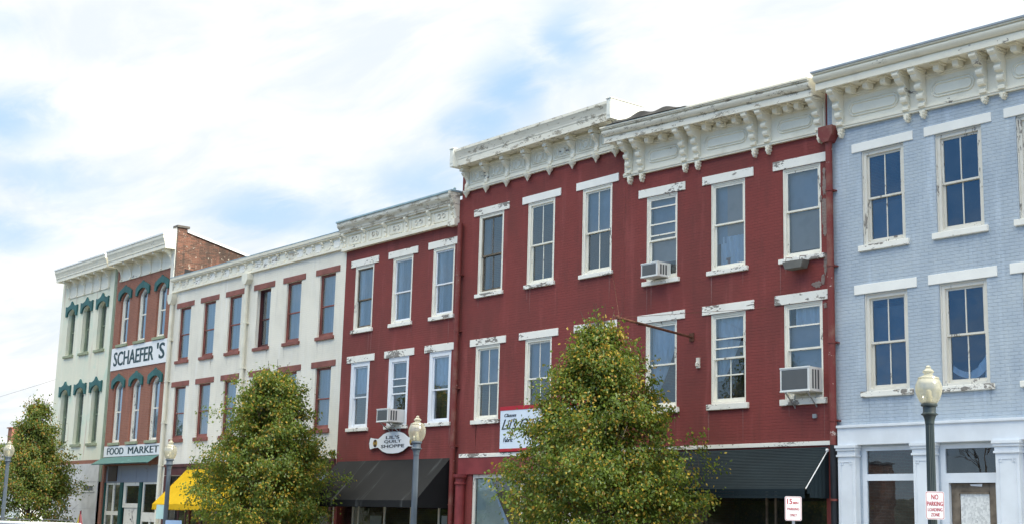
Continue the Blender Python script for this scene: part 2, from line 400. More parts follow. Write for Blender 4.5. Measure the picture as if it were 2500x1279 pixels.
MAT['leaf_rust'] = leaf_mat('browning_leaves', [(0.13, 0.195, 0.036), (0.18, 0.24, 0.048), (0.10, 0.15, 0.036)], [(0.38, 0.25, 0.04), (0.30, 0.16, 0.04)], 0.20, 0.5)
MAT['leaf_pot'] = leaf_mat('pot_plant_leaves', [(0.03, 0.07, 0.015), (0.05, 0.10, 0.02), (0.02, 0.05, 0.012)], [(0.10, 0.14, 0.03), (0.08, 0.12, 0.03)], 0.1)
MAT['bark'] = plain('bark', (0.085, 0.062, 0.048), 0.9, 0.3, 12.0)

def ground_mat(name, a, b, scale, bump=0.4, agg=40.0, joints=0.0):
    m, t = new_mat(name)
    P = pos(t)
    c = t.mix(t.ramp(t.noise(P, scale, 6.0), 0.3, 0.7), a, b)
    c = t.mix(t.ramp(t.noise(P, agg, 2.0), 0.55, 0.75, 0.0, 0.25), c, tuple(x * 1.5 for x in b))
    if joints:
        s_ = t.node('ShaderNodeSeparateXYZ', None, Vector=P)
        j = t.math('LESS_THAN', t.math('FRACT', t.math('DIVIDE', s_.outputs[0], joints)), 0.012)
        c = t.mix(j, c, (0.10, 0.10, 0.09))
    finish(t, c, 0.85, t.noise(P, agg, 3.0), bump, 0.01, 0.2)
    return m
MAT['asphalt'] = ground_mat('asphalt', (0.06, 0.06, 0.06), (0.045, 0.045, 0.047), 0.7)
MAT['sidewalk'] = ground_mat('sidewalk_concrete', (0.34, 0.33, 0.30), (0.28, 0.27, 0.25), 0.8, 0.2, 50.0, 1.5)
MAT['earth'] = ground_mat('grassy_ground', (0.07, 0.09, 0.035), (0.10, 0.10, 0.05), 0.15, 0.5, 3.0)
MAT['line_paint'] = plain('road_line_paint', (0.72, 0.72, 0.70), 0.7, 0.15, 6.0)


# ------------------------------------------------------------ geometry helpers
def gz(x):
    """the street falls gently to the left"""
    return 0.0135 * (x + 15.0)

class MB:
    def __init__(s):
        s.v = []; s.f = []; s.m = []
    def quad(s, pts, m=0):
        i = len(s.v); s.v += [tuple(p) for p in pts]; s.f.append(tuple(range(i, i + len(pts)))); s.m.append(m)
        return s
    def box(s, x0, x1, y0, y1, z0, z1, m=0):
        if x0 > x1: x0, x1 = x1, x0
        if y0 > y1: y0, y1 = y1, y0
        if z0 > z1: z0, z1 = z1, z0
        i = len(s.v)
        s.v += [(x0, y0, z0), (x1, y0, z0), (x1, y1, z0), (x0, y1, z0), (x0, y0, z1), (x1, y0, z1), (x1, y1, z1), (x0, y1, z1)]
        for f in ((0, 3, 2, 1), (4, 5, 6, 7), (0, 1, 5, 4), (1, 2, 6, 5), (2, 3, 7, 6), (3, 0, 4, 7)):
            s.f.append(tuple(i + k for k in f)); s.m.append(m)
        return s
    def prism(s, prof, a0, a1, axis='x', m=0):
        """extrude a closed profile. axis x: profile (y,z); axis y: profile (x,z); axis z: profile (x,y)"""
        n = len(prof); i = len(s.v)
        for a in (a0, a1):
            for (p, q) in prof:
                s.v.append((a, p, q) if axis == 'x' else (p, a, q) if axis == 'y' else (p, q, a))
        for k in range(n):
            k2 = (k + 1) % n
            s.f.append((i + k, i + k2, i + n + k2, i + n + k)); s.m.append(m)
        s.f.append(tuple(i + k for k in range(n))); s.m.append(m)
        s.f.append(tuple(i + n + k for k in reversed(range(n)))); s.m.append(m)
        return s
    def lathe(s, cx, cy, prof, n=24, m=0, flute=None):
        i = len(s.v)
        for (r, z) in prof:
            for k in range(n):
                a = 2 * PI * k / n
                rr = r
                if flute and flute[0] <= z <= flute[1] and k % 2: rr = r * 0.87
                s.v.append((cx + rr * math.cos(a), cy + rr * math.sin(a), z))
        for j in range(len(prof) - 1):
            for k in range(n):
                k2 = (k + 1) % n
                s.f.append((i + j * n + k, i + j * n + k2, i + (j + 1) * n + k2, i + (j + 1) * n + k)); s.m.append(m)
        s.f.append(tuple(i + k for k in reversed(range(n)))); s.m.append(m)
        t = i + (len(prof) - 1) * n
        s.f.append(tuple(t + k for k in range(n))); s.m.append(m)
        return s
    def tube(s, pts, rad, n=8, m=0):
        if not isinstance(rad, (list, tuple)): rad = [rad] * len(pts)
        pts = [Vector(p) for p in pts]; i = len(s.v)
        for j, p in enumerate(pts):
            d = (pts[min(j + 1, len(pts) - 1)] - pts[max(j - 1, 0)]).normalized()
            up = Vector((0, 0, 1)) if abs(d.z) < 0.9 else Vector((0, 1, 0))
            a = d.cross(up).normalized(); b = a.cross(d)
            for k in range(n):
                t = 2 * PI * k / n
                s.v.append(tuple(p + (a * math.cos(t) + b * math.sin(t)) * rad[j]))
        for j in range(len(pts) - 1):
            for k in range(n):
                k2 = (k + 1) % n
                s.f.append((i + j * n + k, i + j * n + k2, i + (j + 1) * n + k2, i + (j + 1) * n + k)); s.m.append(m)
        s.f.append(tuple(i + k for k in reversed(range(n)))); s.m.append(m)
        t = i + (len(pts) - 1) * n
        s.f.append(tuple(t + k for k in range(n))); s.m.append(m)
        return s
    def build(s, name, mats, parent=None, origin=None, smooth=False, bevel=0.0, warp=None, label=None, rot=None):
        if not isinstance(mats, (list, tuple)): mats = [mats]
        o0 = Vector(origin) if origin is not None else (Vector(parent['w']) if parent is not None and 'w' in parent.keys() else Vector((0, 0, 0)))
        vs = s.v
        if warp: vs = [warp(*p) for p in vs]
        me = bpy.data.meshes.new(name)
        me.from_pydata([(p[0] - o0.x, p[1] - o0.y, p[2] - o0.z) for p in vs], [], s.f)
        for mt in mats: me.materials.append(MAT[mt] if isinstance(mt, str) else mt)
        if len(mats) > 1:
            me.polygons.foreach_set('material_index', s.m)
        me.update()
        import bmesh
        if name != 'pane':      # panes keep their outward winding (the mirror term depends on it)
            bm = bmesh.new(); bm.from_mesh(me)
            bmesh.ops.recalc_face_normals(bm, faces=bm.faces)
            bm.to_mesh(me); bm.free()
        if smooth:
            me.polygons.foreach_set('use_smooth', [True] * len(me.polygons))
            me.set_sharp_from_angle(angle=R(38))
        o = bpy.data.objects.new(name, me)
        COL.objects.link(o)
        if parent is not None:
            o.parent = parent
            o['w'] = tuple(o0)
        else:
            o.location = o0
            o['w'] = tuple(o0)
        if bevel:
            b = o.modifiers.new('bevel', 'BEVEL'); b.width = bevel; b.segments = 2; b.limit_method = 'ANGLE'
        if label: o['label'] = label
        if rot: o.rotation_euler = rot
        return o

def tag(o, label=None, cat=None, group=None, kind=None):
    if label: o['label'] = label
    if cat: o['category'] = cat
    if group: o['group'] = group
    if kind: o['kind'] = kind
    return o

def thing(name, loc, label, cat, group=None, kind=None):
    o = bpy.data.objects.new(name, None)
    o.empty_display_size = 0.3
    COL.objects.link(o)
    o.location = loc
    o['w'] = tuple(loc)
    return tag(o, label, cat, group, kind)

def text(name, body, x0, x1, z0, z1, y, mat, parent=None, bold=0.0, shear=0.0, depth=0.006, smallcap=None, dup=0.0):
    """lettering on a wall facing -y, fitted to the given rectangle"""
    cu_ = bpy.data.curves.new(name, 'FONT')
    cu_.body = body; cu_.size = 1.0; cu_.extrude = 0.01; cu_.offset = bold; cu_.shear = shear; cu_.resolution_u = 3
    tmp = bpy.data.objects.new(name, cu_); COL.objects.link(tmp)
    bpy.context.view_layer.update()
    me = bpy.data.meshes.new_from_object(tmp)
    bpy.data.objects.remove(tmp); bpy.data.curves.remove(cu_)
    n = len(me.vertices)
    co = np.empty(n * 3); me.vertices.foreach_get('co', co); co = co.reshape(-1, 3)
    mn, mx = co.min(0), co.max(0)
    o0 = Vector(parent['w']) if parent is not None else Vector((0, 0, 0))
    u = (co[:, 0] - mn[0]) / (mx[0] - mn[0]); v = (co[:, 1] - mn[1]) / (mx[1] - mn[1]); d = (co[:, 2] - mn[2]) / max(1e-6, mx[2] - mn[2])
    X = x0 + u * (x1 - x0); Z = z0 + v * (z1 - z0); Y = y - d * depth
    out_ = np.stack([X - o0.x, Y - o0.y, Z - o0.z], 1)
    me.vertices.foreach_set('co', out_.ravel()); me.update()
    me.materials.clear(); me.materials.append(MAT[mat])
    if dup:    # thicken the strokes sideways
        import bmesh
        bm = bmesh.new(); bm.from_mesh(me)
        g = bmesh.ops.duplicate(bm, geom=bm.verts[:] + bm.edges[:] + bm.faces[:])
        bmesh.ops.translate(bm, vec=(dup, -0.0012, 0), verts=[q for q in g['geom'] if isinstance(q, bmesh.types.BMVert)])
        bm.to_mesh(me); bm.free()
    o = bpy.data.objects.new(name, me); COL.objects.link(o)
    if parent is not None: o.parent = parent
    o['w'] = tuple(o0)
    return o


# ------------------------------------------------------------ facade parts
def wall_mesh(mb, x0, x1, z0, z1, holes, y=0.0, depth=0.22, m=0):
    """front wall with real openings and reveals"""
    xs = sorted({x0, x1} | {h[0] for h in holes} | {h[1] for h in holes})
    zs = sorted({z0, z1} | {h[2] for h in holes} | {h[3] for h in holes})
    xs = [x for x in xs if x0 <= x <= x1]; zs = [z for z in zs if z0 <= z <= z1]
    for i in range(len(xs) - 1):
        for j in range(len(zs) - 1):
            cx, cz = (xs[i] + xs[i + 1]) / 2, (zs[j] + zs[j + 1]) / 2
            if any(h[0] < cx < h[1] and h[2] < cz < h[3] for h in holes): continue
            mb.quad([(xs[i], y, zs[j]), (xs[i + 1], y, zs[j]), (xs[i + 1], y, zs[j + 1]), (xs[i], y, zs[j + 1])], m)
            mb.quad([(xs[i], y + depth, zs[j]), (xs[i], y + depth, zs[j + 1]), (xs[i + 1], y + depth, zs[j + 1]), (xs[i + 1], y + depth, zs[j])], m)
    for (a, b, c, d) in holes:
        mb.quad([(a, y, c), (a, y + depth, c), (a, y + depth, d), (a, y, d)], m)
        mb.quad([(b, y, c), (b, y, d), (b, y + depth, d), (b, y + depth, c)], m)
        mb.quad([(a, y, d), (a, y + depth, d), (b, y + depth, d), (b, y, d)], m)
        mb.quad([(a, y, c), (b, y, c), (b, y + depth, c), (a, y + depth, c)], m)

def shell(b, x0, x1, ztop, mat, front_holes, zlow, depth=16.0, back_drop=0.9, roofmat='tar', warp=None):
    """front wall + side and back walls + roof: a closed hollow building"""
    mb = MB()
    zb = -1.8
    wall_mesh(mb, x0, x1, zb, ztop, front_holes)
    mb.build('front_wall', mat, b, warp=warp)
    s = MB()
    zt2 = ztop - back_drop
    for x in (x0 + 0.004, x1 - 0.004):
        s.quad([(x, 0.003, zb), (x, depth, zb), (x, depth, zt2), (x, 0.003, ztop - 0.003)])
    s.quad([(x0, depth, zb), (x1, depth, zb), (x1, depth, zt2), (x0, depth, zt2)])
    s.build('side_wall', 'bare_brick', b, warp=warp)
    r = MB()
    r.quad([(x0, 0.2, ztop - 0.06), (x1, 0.2, ztop - 0.06), (x1, depth, zt2 - 0.06), (x0, depth, zt2 - 0.06)])
    r.build('roof', roofmat, b, warp=warp)
    # upper floors and a back partition keep the rooms dark
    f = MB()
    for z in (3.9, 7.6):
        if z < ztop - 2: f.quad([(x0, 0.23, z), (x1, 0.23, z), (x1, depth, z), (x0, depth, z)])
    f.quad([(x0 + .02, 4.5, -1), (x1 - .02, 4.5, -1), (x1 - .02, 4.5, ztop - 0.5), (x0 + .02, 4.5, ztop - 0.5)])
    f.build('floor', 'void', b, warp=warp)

def bar(mb, x0, x1, y0, y1, z0, z1, m=0): mb.box(x0, x1, y0, y1, z0, z1, m)

def window(b, cx, w, z0, z1, frame='frame_cream', rec=0.05, casing=0.09, mun=(1, 1), rail=0.53, upper=None, lintel=None, sill=None, sash=None, glassm='glass',
           curtain=None, extra_rails=(), sh=0.02, warp=None, label=None, goff=0.045, low_rec=0.045):
    """one double-hung window; the casing is the part, everything in it a sub-part"""
    x0, x1 = cx - w / 2 + 0.002, cx + w / 2 - 0.002
    z0_, z1_ = z0 + 0.002, z1 - 0.002
    sash = sash or frame
    yc = rec
    f = MB()
    f.box(x0, x0 + casing, yc, yc + 0.15, z0_, z1_)
    f.box(x1 - casing, x1, yc, yc + 0.15, z0_, z1_)
    f.box(x0 + casing, x1 - casing, yc, yc + 0.15, z1_ - casing, z1_)
    f.box(x0 + casing, x1 - casing, yc - 0.01, yc + 0.15, z0_, z0_ + 0.07)
    # thin outer bead
    f.box(x0, x0 + 0.03, yc - 0.02, yc, z0_, z1_)
    f.box(x1 - 0.03, x1, yc - 0.02, yc, z0_, z1_)
    f.box(x0 + 0.03, x1 - 0.03, yc - 0.02, yc, z1_ - 0.03, z1_)
    o = f.build('window', frame, b, bevel=0.004, warp=warp, label=label)
    ix0, ix1 = x0 + casing, x1 - casing
    iz0, iz1 = z0_ + 0.07, z1_ - casing
    zr = iz0 + (iz1 - iz0) * rail
    st = 0.05
    def one_sash(y, a, c, nm, top, bot):
        s = MB()
        s.box(ix0, ix0 + st, y, y + 0.04, a, c); s.box(ix1 - st, ix1, y, y + 0.04, a, c)
        s.box(ix0 + st, ix1 - st, y, y + 0.04, c - top, c); s.box(ix0 + st, ix1 - st, y, y + 0.04, a, a + bot)
        if nm:
            for k in range(nm):
                xm = ix0 + (ix1 - ix0) * (k + 1) / (nm + 1)
                s.box(xm - 0.014, xm + 0.014, y + 0.008, y + 0.032, a + bot, c - top)
        s.build('sash', sash, o, warp=warp)
        g = MB(); g.quad([(ix0 + st, y + 0.02, a + bot), (ix1 - st, y + 0.02, a + bot), (ix1 - st, y + 0.02, c - top), (ix0 + st, y + 0.02, c - top)])
        g.build('pane', glassm, o, warp=warp)
    one_sash(yc + goff, zr - 0.02, iz1, mun[0], 0.05, 0.045)
    one_sash(yc + goff + low_rec, iz0, zr + 0.02, mun[1], 0.045, 0.075)
    for (zf, dy_) in extra_rails:
        z = iz0 + (iz1 - iz0) * zf
        e = MB(); e.box(ix0 + st, ix1 - st, yc + goff - 0.02, yc + goff + 0.005, z - 0.018, z + 0.018)
        e.build('rail', sash, o, warp=warp)
    # lintel and sill
    if lintel:
        lw, lz1, lm, lx = lintel
        l = MB(); l.box(cx - lw / 2 + lx, cx + lw / 2 + lx, -0.028, 0.16, z1 + 0.004, lz1)
        l.build('lintel', lm, o, bevel=0.008, warp=warp)
    if sill:
        sw, sz0, sm, sx = sill
        l = MB(); l.box(cx - sw / 2 + sx, cx + sw / 2 + sx, -0.075, rec - 0.012, sz0, z0 - 0.001)
        l.build('sill', sm, o, bevel=0.01, warp=warp)
    # what hangs behind the glass
    yb = yc + 0.17
    for cspec in (curtain or []):
        kind = cspec[0]; cm = cspec[1]
        c = MB()
        if kind == 'flat':
            _, _, u0, u1, v0, v1 = cspec
            a, d = ix0 + (ix1 - ix0) * u0, ix0 + (ix1 - ix0) * u1
            e, g_ = iz0 + (iz1 - iz0) * v0, iz0 + (iz1 - iz0) * v1
            n = 24
            for k in range(n):
                xa, xb = a + (d - a) * k / n, a + (d - a) * (k + 1) / n
                ya, y2 = yb + 0.02 * math.sin(k * 1.9), yb + 0.02 * math.sin((k + 1) * 1.9)
                if 'blind' in cm: ya = y2 = yb
                c.quad([(xa, ya, e), (xb, y2, e), (xb, y2, g_), (xa, ya, g_)])
            c.build('blind' if 'blind' in cm else 'curtain', cm, o, warp=warp)
        elif kind == 'tie':   # a pair-half gathered to one side
            _, _, side, vtop, vtie = cspec
            n = 14; rows = 16
            pts = []
            for j in range(rows + 1):
                q = j / rows
                z = iz1 - 0.03 - (iz1 - iz0 - 0.03) * q * (1 - vtie)
                wd = (ix1 - ix0) * (vtop * (1 - q ** 1.5) + 0.16 * q ** 1.5)
                row = []
                for k in range(n + 1):
                    t_ = k / n
                    xx = (ix0 + wd * t_) if side < 0 else (ix1 - wd * t_)
                    row.append((xx, yb + 0.018 * math.sin(k * 2.4), z))
                pts.append(row)
            for j in range(rows):
                for k in range(n):
                    c.quad([pts[j][k], pts[j][k + 1], pts[j + 1][k + 1], pts[j + 1][k]])
            c.build('curtain', cm, o, warp=warp)
        elif kind == 'swag':
            rows = 18
            top = []; bot = []
            for k in range(rows + 1):
                u = k / rows
                x = ix0 + st + (ix1 - ix0 - 2 * st) * u
                zt = iz0 + 0.34 - 0.75 * u * (1 - u) * 0.9 + (0.75 * max(0, u - 0.45) ** 1.6)
                th = 0.13 + 0.5 * max(0, u - 0.5)
                top.append((x, yb + 0.02 * math.sin(k * 1.7), zt + 0.06)); bot.append((x, yb - 0.03, zt - th + 0.05))
            for k in range(rows):
                c.quad([bot[k], bot[k + 1], top[k + 1], top[k]])
            c.quad([(ix1 - st - 0.10, yb, iz0 + 0.05), (ix1 - st, yb, iz0 + 0.05), (ix1 - st, yb, iz0 + 0.95), (ix1 - st - 0.03, yb, iz0 + 0.9)])
            c.build('curtain', cm, o, warp=warp)
    return o

def crown(mb, x0, x1, yb, prof, cap=True, m=0):
    mb.prism(prof, x0, x1, 'x', m)

def downpipe(b, x, z1, z0, r, y, mat, head=None, low=None, zl=None, label=None):
    mb = MB()
    if low:
        mb.tube([(x, y, z1), (x, y, zl)], r, 14); mb.tube([(x, y, zl), (x, y, z0)], r, 14, 1)
    else:
        mb.tube([(x, y, z1), (x, y, z0)], r, 14)
    for z in np.arange(z0 + 2.4, z1 - 0.3, 1.85):
        mb.lathe(x, y, [(r * 1.18, z), (r * 1.18, z + 0.05)], 14)
        mb.box(x - r - 0.05, x + r + 0.05, y + r * 0.4, 0.0, z, z + 0.03)
    if head:
        hz, hw, hh = head
        mb.prism([(x - hw / 2, hz), (x + hw / 2, hz), (x + hw / 2, hz - hh * 0.55), (x + r, hz - hh), (x - r, hz - hh), (x - hw / 2, hz - hh * 0.55)], y - 0.14, -0.002, 'y')
    return mb.build('downpipe', [mat, low] if low else mat, b, smooth=True, label=label)

def profile_box(pts): return pts

# ---- house E : pale blue, house D and C : dark red, B : narrow dark red, A : cream, then the corner market pair
L_LO = (7.12, 7.36)
L_UP = (10.64, 10.86)

def bracket_big(x, y0, zb, zt, out_, wd, parent, mat, warp=None):
    """scrolled console: stepped S profile, cap block on top"""
    H = zt - zb
    k_ = out_ / 0.38
    steps = [(.04, 0), (.08, .02), (.08, .10), (.04, .14), (.05, .19), (.11, .22), (.125, .28), (.12, .35), (.075, .38), (.09, .43), (.16, .46), (.18, .52), (.175, .58), (.13, .61), (.15, .66), (.23, .69), (.27, .75), (.28, .80), (.33, .835), (.35, .87), (.35, .93)]
    p = [(y0, zb)] + [(y0 - a * k_, zb + q * H) for a, q in steps] + [(y0, zb + .93 * H)]
    mb = MB()
    mb.prism(p, x - wd / 2, x + wd / 2, 'x')
    mb.box(x - wd * 0.72, x + wd * 0.72, y0 - out_ * 0.92, y0, zt - 0.06, zt)
    mb.box(x - wd * 0.60, x + wd * 0.60, y0 - out_ * 0.86, y0, zt - 0.11, zt - 0.062)
    return mb.build('bracket', mat, parent, bevel=0.006, warp=warp)

def pendant(x, z, parent, mat, y=-0.07, warp=None, s=1.0):
    """leafy drop below a bracket"""
    pr = [(0, -.24), (.035, -.20), (.025, -.17), (.06, -.15), (.072, -.115), (.045, -.09), (.07, -.065), (.08, -.03), (.055, -.01), (.06, 0)]
    prof = [(x + a * s, z + c * s) for a, c in pr] + [(x - a * s, z + c * s) for a, c in reversed(pr[1:])]
    mb = MB(); mb.prism(prof, y - 0.05, y + 0.07, 'y')
    mb.prism([(x + (p - x) * 0.6, z + (q - z) * 0.8 - 0.015) for p, q in prof], y - 0.075, y - 0.049, 'y')
    return mb.build('pendant', mat, parent, bevel=0.006, warp=warp)

def panel_oval(x0, x1, z0, z1, y, parent, mat, name='panel', warp=None, t=0.022, rr=None):
    """raised moulding in the shape of a long rounded rectangle"""
    mb = MB()
    r = rr if rr is not None else (z1 - z0) / 2
    def loop(off):
        pts = []
        rad = max(0.001, r - off)
        cs = [(x1 - r, z1 - r, 0), (x0 + r, z1 - r, 1), (x0 + r, z0 + r, 2), (x1 - r, z0 + r, 3)]
        for (a, c, k) in cs:
            for j in range(7):
                th = (k + j / 6) * PI / 2
                pts.append((a + rad * math.cos(th), c + rad * math.sin(th)))
        return pts
    a, c = loop(0), loop(t)
    n = len(a)
    for k in range(n):
        k2 = (k + 1) % n
        A, B_, C_, D2 = a[k], a[k2], c[k2], c[k]
        am = ((A[0] + D2[0]) / 2, (A[1] + D2[1]) / 2); bm_ = ((B_[0] + C_[0]) / 2, (B_[1] + C_[1]) / 2)
        mb.quad([(A[0], y, A[1]), (B_[0], y, B_[1]), (bm_[0], y - 0.03, bm_[1]), (am[0], y - 0.03, am[1])])
        mb.quad([(am[0], y - 0.03, am[1]), (bm_[0], y - 0.03, bm_[1]), (C_[0], y, C_[1]), (D2[0], y, D2[1])])
    return mb.build(name, mat, parent, warp=warp)

def modillion(x, y0, zt, parent, mat, warp=None, out_=0.33, wd=0.15):
    mb = MB()
    mb.prism([(y0 - 0.06, zt - 0.15), (y0 - 0.10, zt - 0.19), (y0 - out_ * 0.8, zt - 0.19), (y0 - out_ * 0.9, zt - 0.15), (y0 - out_ * 0.9, zt - 0.045), (y0 - 0.06, zt - 0.045)], x - wd / 2, x + wd / 2, 'x')
    mb.box(x - wd * 0.8, x + wd * 0.8, y0 - out_ * 1.05, y0 - 0.01, zt - 0.045, zt)
    return mb.build('modillion', mat, parent, bevel=0.005, warp=warp)

def grand_cornice(b, x0, x1, zf0, zf1, zsof, ztop, over, brk, mods, panels, mcrown, mfr, warp=None, pend=True, lip=None, lx=0.28, rx=0.28, zdrop=None):
    """frieze board, soffit, bed mouldings and crown of the three big cornices"""
    c = MB()
    # crown: bed, fascia, cyma, lip
    H = ztop - zsof
    Z_ = lambda q: zsof + H * q
    prof = [(0.0, zsof), (-over + 0.06, zsof), (-over + 0.06, zsof - 0.03), (-over, zsof - 0.03), (-over, Z_(.36)), (-over + 0.03, Z_(.37)), (-over + 0.03, Z_(.42)), (-over - 0.03, Z_(.44)), (-over - 0.07, Z_(.52)), (-over - 0.10, Z_(.62)),
            (-over - 0.115, Z_(.72)), (-over - 0.11, Z_(.82)), (-over - 0.08, Z_(.86)), (-over - 0.08, Z_(.90)), (-over - 0.14, Z_(.915)), (-over - 0.14, ztop), (0.0, ztop)]
    c.prism(prof, x0 - lx, x1 + rx, 'x')
    co = c.build('cornice', mcrown, b, warp=warp, smooth=False)
    f = MB()
    f.box(x0, x1, -0.05, -0.003, zf0, zsof)
    f.box(x0 - 0.01, x1 + 0.01, -0.085, -0.0505, zf0, zf0 + 0.045)
    f.box(x0 - 0.01, x1 + 0.01, -0.105, -0.0505, zf0 + 0.047, zf0 + 0.085)
    f.box(x0 - 0.01, x1 + 0.01, -0.075, -0.0505, zf0 + 0.087, zf0 + 0.12)
    f.box(x0, x1, -0.075, -0.0505, zf1 - 0.03, zf1 + 0.015)
    f.box(x0, x1, -0.095, -0.0505, zf1 + 0.017, zf1 + 0.05)
    f.build('frieze', mfr, co, warp=warp)
    if lip:
        l = MB()
        l.box(x0 - lx - 0.02, x1 + rx, -over - 0.17, 0.2, ztop + 0.002, ztop + 0.045)
        l.build('roof_edge', lip, co, warp=warp)
    for x in brk:
        bracket_big(x, -0.052, zf0 + 0.06, zsof - 0.002, over * 0.92, 0.17, co, mfr, warp)
        if pend: pendant(x, zf0 - 0.002, co, mfr, warp=warp)
    for x in mods:
        modillion(x, -0.052, zsof - 0.002, co, mfr, warp)
    for (a, d) in panels:
        zc = (zf0 + 0.12 + zf1 - 0.03) / 2
        hh = 0.20
        panel_oval(a, d, zc - hh, zc + hh, -0.0505, co, mfr, warp=warp, t=0.03)
        panel_oval(a + 0.07, d - 0.07, zc - hh + 0.07, zc + hh - 0.07, -0.0505, co, mfr, warp=warp, t=0.02)
    return co

# ================================================================= setting
def sheet(name, x0, x1, y0, y1, dz, mat, kind='structure', nx=24):
    mb = MB()
    for i in range(nx):
        a, c = x0 + (x1 - x0) * i / nx, x0 + (x1 - x0) * (i + 1) / nx
        mb.quad([(a, y0, gz(a) + dz), (c, y0, gz(c) + dz), (c, y1, gz(c) + dz), (a, y1, gz(a) + dz)])
    o = mb.build(name, mat); tag(o, kind=kind)
    return o
sheet('ground', -900, 900, -900, 900, -0.16, 'earth', nx=4)
sheet('road', -300, 300, -27.0, -5.6, -0.13, 'asphalt')
sheet('pavement', -200, 120, -5.45, 0.35, 0.0, 'sidewalk')
sheet('car_park', -200, 120, -60.0, -27.2, -0.12, 'asphalt')
kb = MB()
for i in range(64):
    a = -200 + i * 5
    kb.box(a + 0.01, a + 4.99, -5.6, -5.45, gz(a + 2.5) - 0.3, gz(a + 2.5) + 0.012)
tag(kb.build('kerb', 'kerb'), kind='structure')
ln = MB()
for i in range(30):
    a = -120 + i * 5.2
    z = gz(a) - 0.126
    ln.quad([(a, -10.6, z), (a + 0.12, -10.6, z + 0.0016), (a + 2.0, -5.7, gz(a + 2) - 0.126), (a + 1.88, -5.7, gz(a + 1.88) - 0.126)])
tag(ln.build('parking_lines', 'line_paint'), kind='structure')

hl = MB()
hn = 90
prev = None
for i in range(hn + 1):
    a = R(150 + 180 * i / hn)       # a wooded ridge on the far side of the river, seen only mirrored in the windows
    d = 330
    x, y = d * math.cos(a), d * math.sin(a) - 26
    h = 10.5 + 3 * mnoise.noise(Vector((i * 0.16, 0, 0))) + 1.6 * mnoise.noise(Vector((i * 1.3, 3, 0)))
    cur = [(x * 0.8, y * 0.8, -6), (x * 0.95, y * 0.95, h * 0.8), (x, y, h), (x * 1.3, y * 1.3, -6)]
    if prev:
        for k in range(3): hl.quad([prev[k], prev[k + 1], cur[k + 1], cur[k]])
    prev = cur
tag(hl.build('hills', 'hill'), kind='structure')

# ================================================================= house E, pale blue
xE0, xE1 = -20.90, -11.9
E = thing('shop_house', ((xE0 + xE1) / 2, 0, gz(-16)), 'pale blue painted brick shop building at the right end of the row', 'building', 'connected shop buildings along the street')
Ewin = [-19.31, -17.27, -15.23, -13.19]
EU = (8.27, 10.57); EL = (4.83, 7.12)
holes = [(c - .6, c + .6, EU[0], EU[1]) for c in Ewin] + [(c - .6, c + .6, EL[0], EL[1]) for c in Ewin]
shop_h = [(-20.08, -18.58, gz(-19) + 0.45, 3.56), (-17.99, -16.54, gz(-17), 3.56), (-15.9, -12.3, gz(-14) + .45, 3.56)]
shell(E, xE0, xE1, 12.45, 'blue_brick', holes + shop_h, 4.06)
for i, c in enumerate(Ewin):
    cur = [None, None, None, None][i]
    window(E, c, 1.2, EU[0], EU[1], 'frame_tan', 0.045, 0.11, (1, 1), 0.5, lintel=(1.73, 10.79, 'lintel_blue_house', 0), sill=(1.40, 8.13, 'white_trim', 0),
           curtain=[('flat', 'blind_dark', 0, 1, 0, 0.45)] if i == 0 else None)
    window(E, c, 1.2, EL[0], EL[1], 'frame_tan', 0.045, 0.11, (1, 1), 0.5, lintel=(1.73, 7.35, 'lintel_blue_house', 0), sill=(1.42, 4.70, 'white_worn', 0),
           curtain=[('swag', 'curtain')] if i == 1 else ([('flat', 'blind_dark', 0, 1, 0, 0.9)] if i == 0 else None),
           label='sash window with a loose white curtain sagging behind its lower panes' if i == 1 else None)
def warpE(x, y, z):
    if z < 10.95: return (x, y, z)
    return (x, y, z - 0.022 * (x + 20.7) * min(1, (z - 10.95) / 0.3))
grand_cornice(E, -20.72, xE1, 11.24, 12.02, 12.21, 12.58, 0.55, [-20.44, -18.54, -18.10, -16.51, -16.05, -14.2, -13.75],
              [-20.0, -19.5, -19.0, -17.55, -17.05, -15.6, -15.1, -14.65], [(-20.22, -18.76), (-17.88, -16.74), (-15.84, -14.42), (-13.53, -12.2)], 'cornice_cream', 'cornice_cream', warp=warpE, lip='roof_grey', lx=0.1, rx=0.0)
# raised metal roof rim behind the crown
rm = MB(); rm.prism([(-0.62, 12.62), (-0.50, 12.635), (-0.2, 12.90), (0.3, 12.9), (0.3, 12.63)], -20.75, xE1, 'x')
rm.build('roof_rim', 'roof_grey', E, warp=warpE)
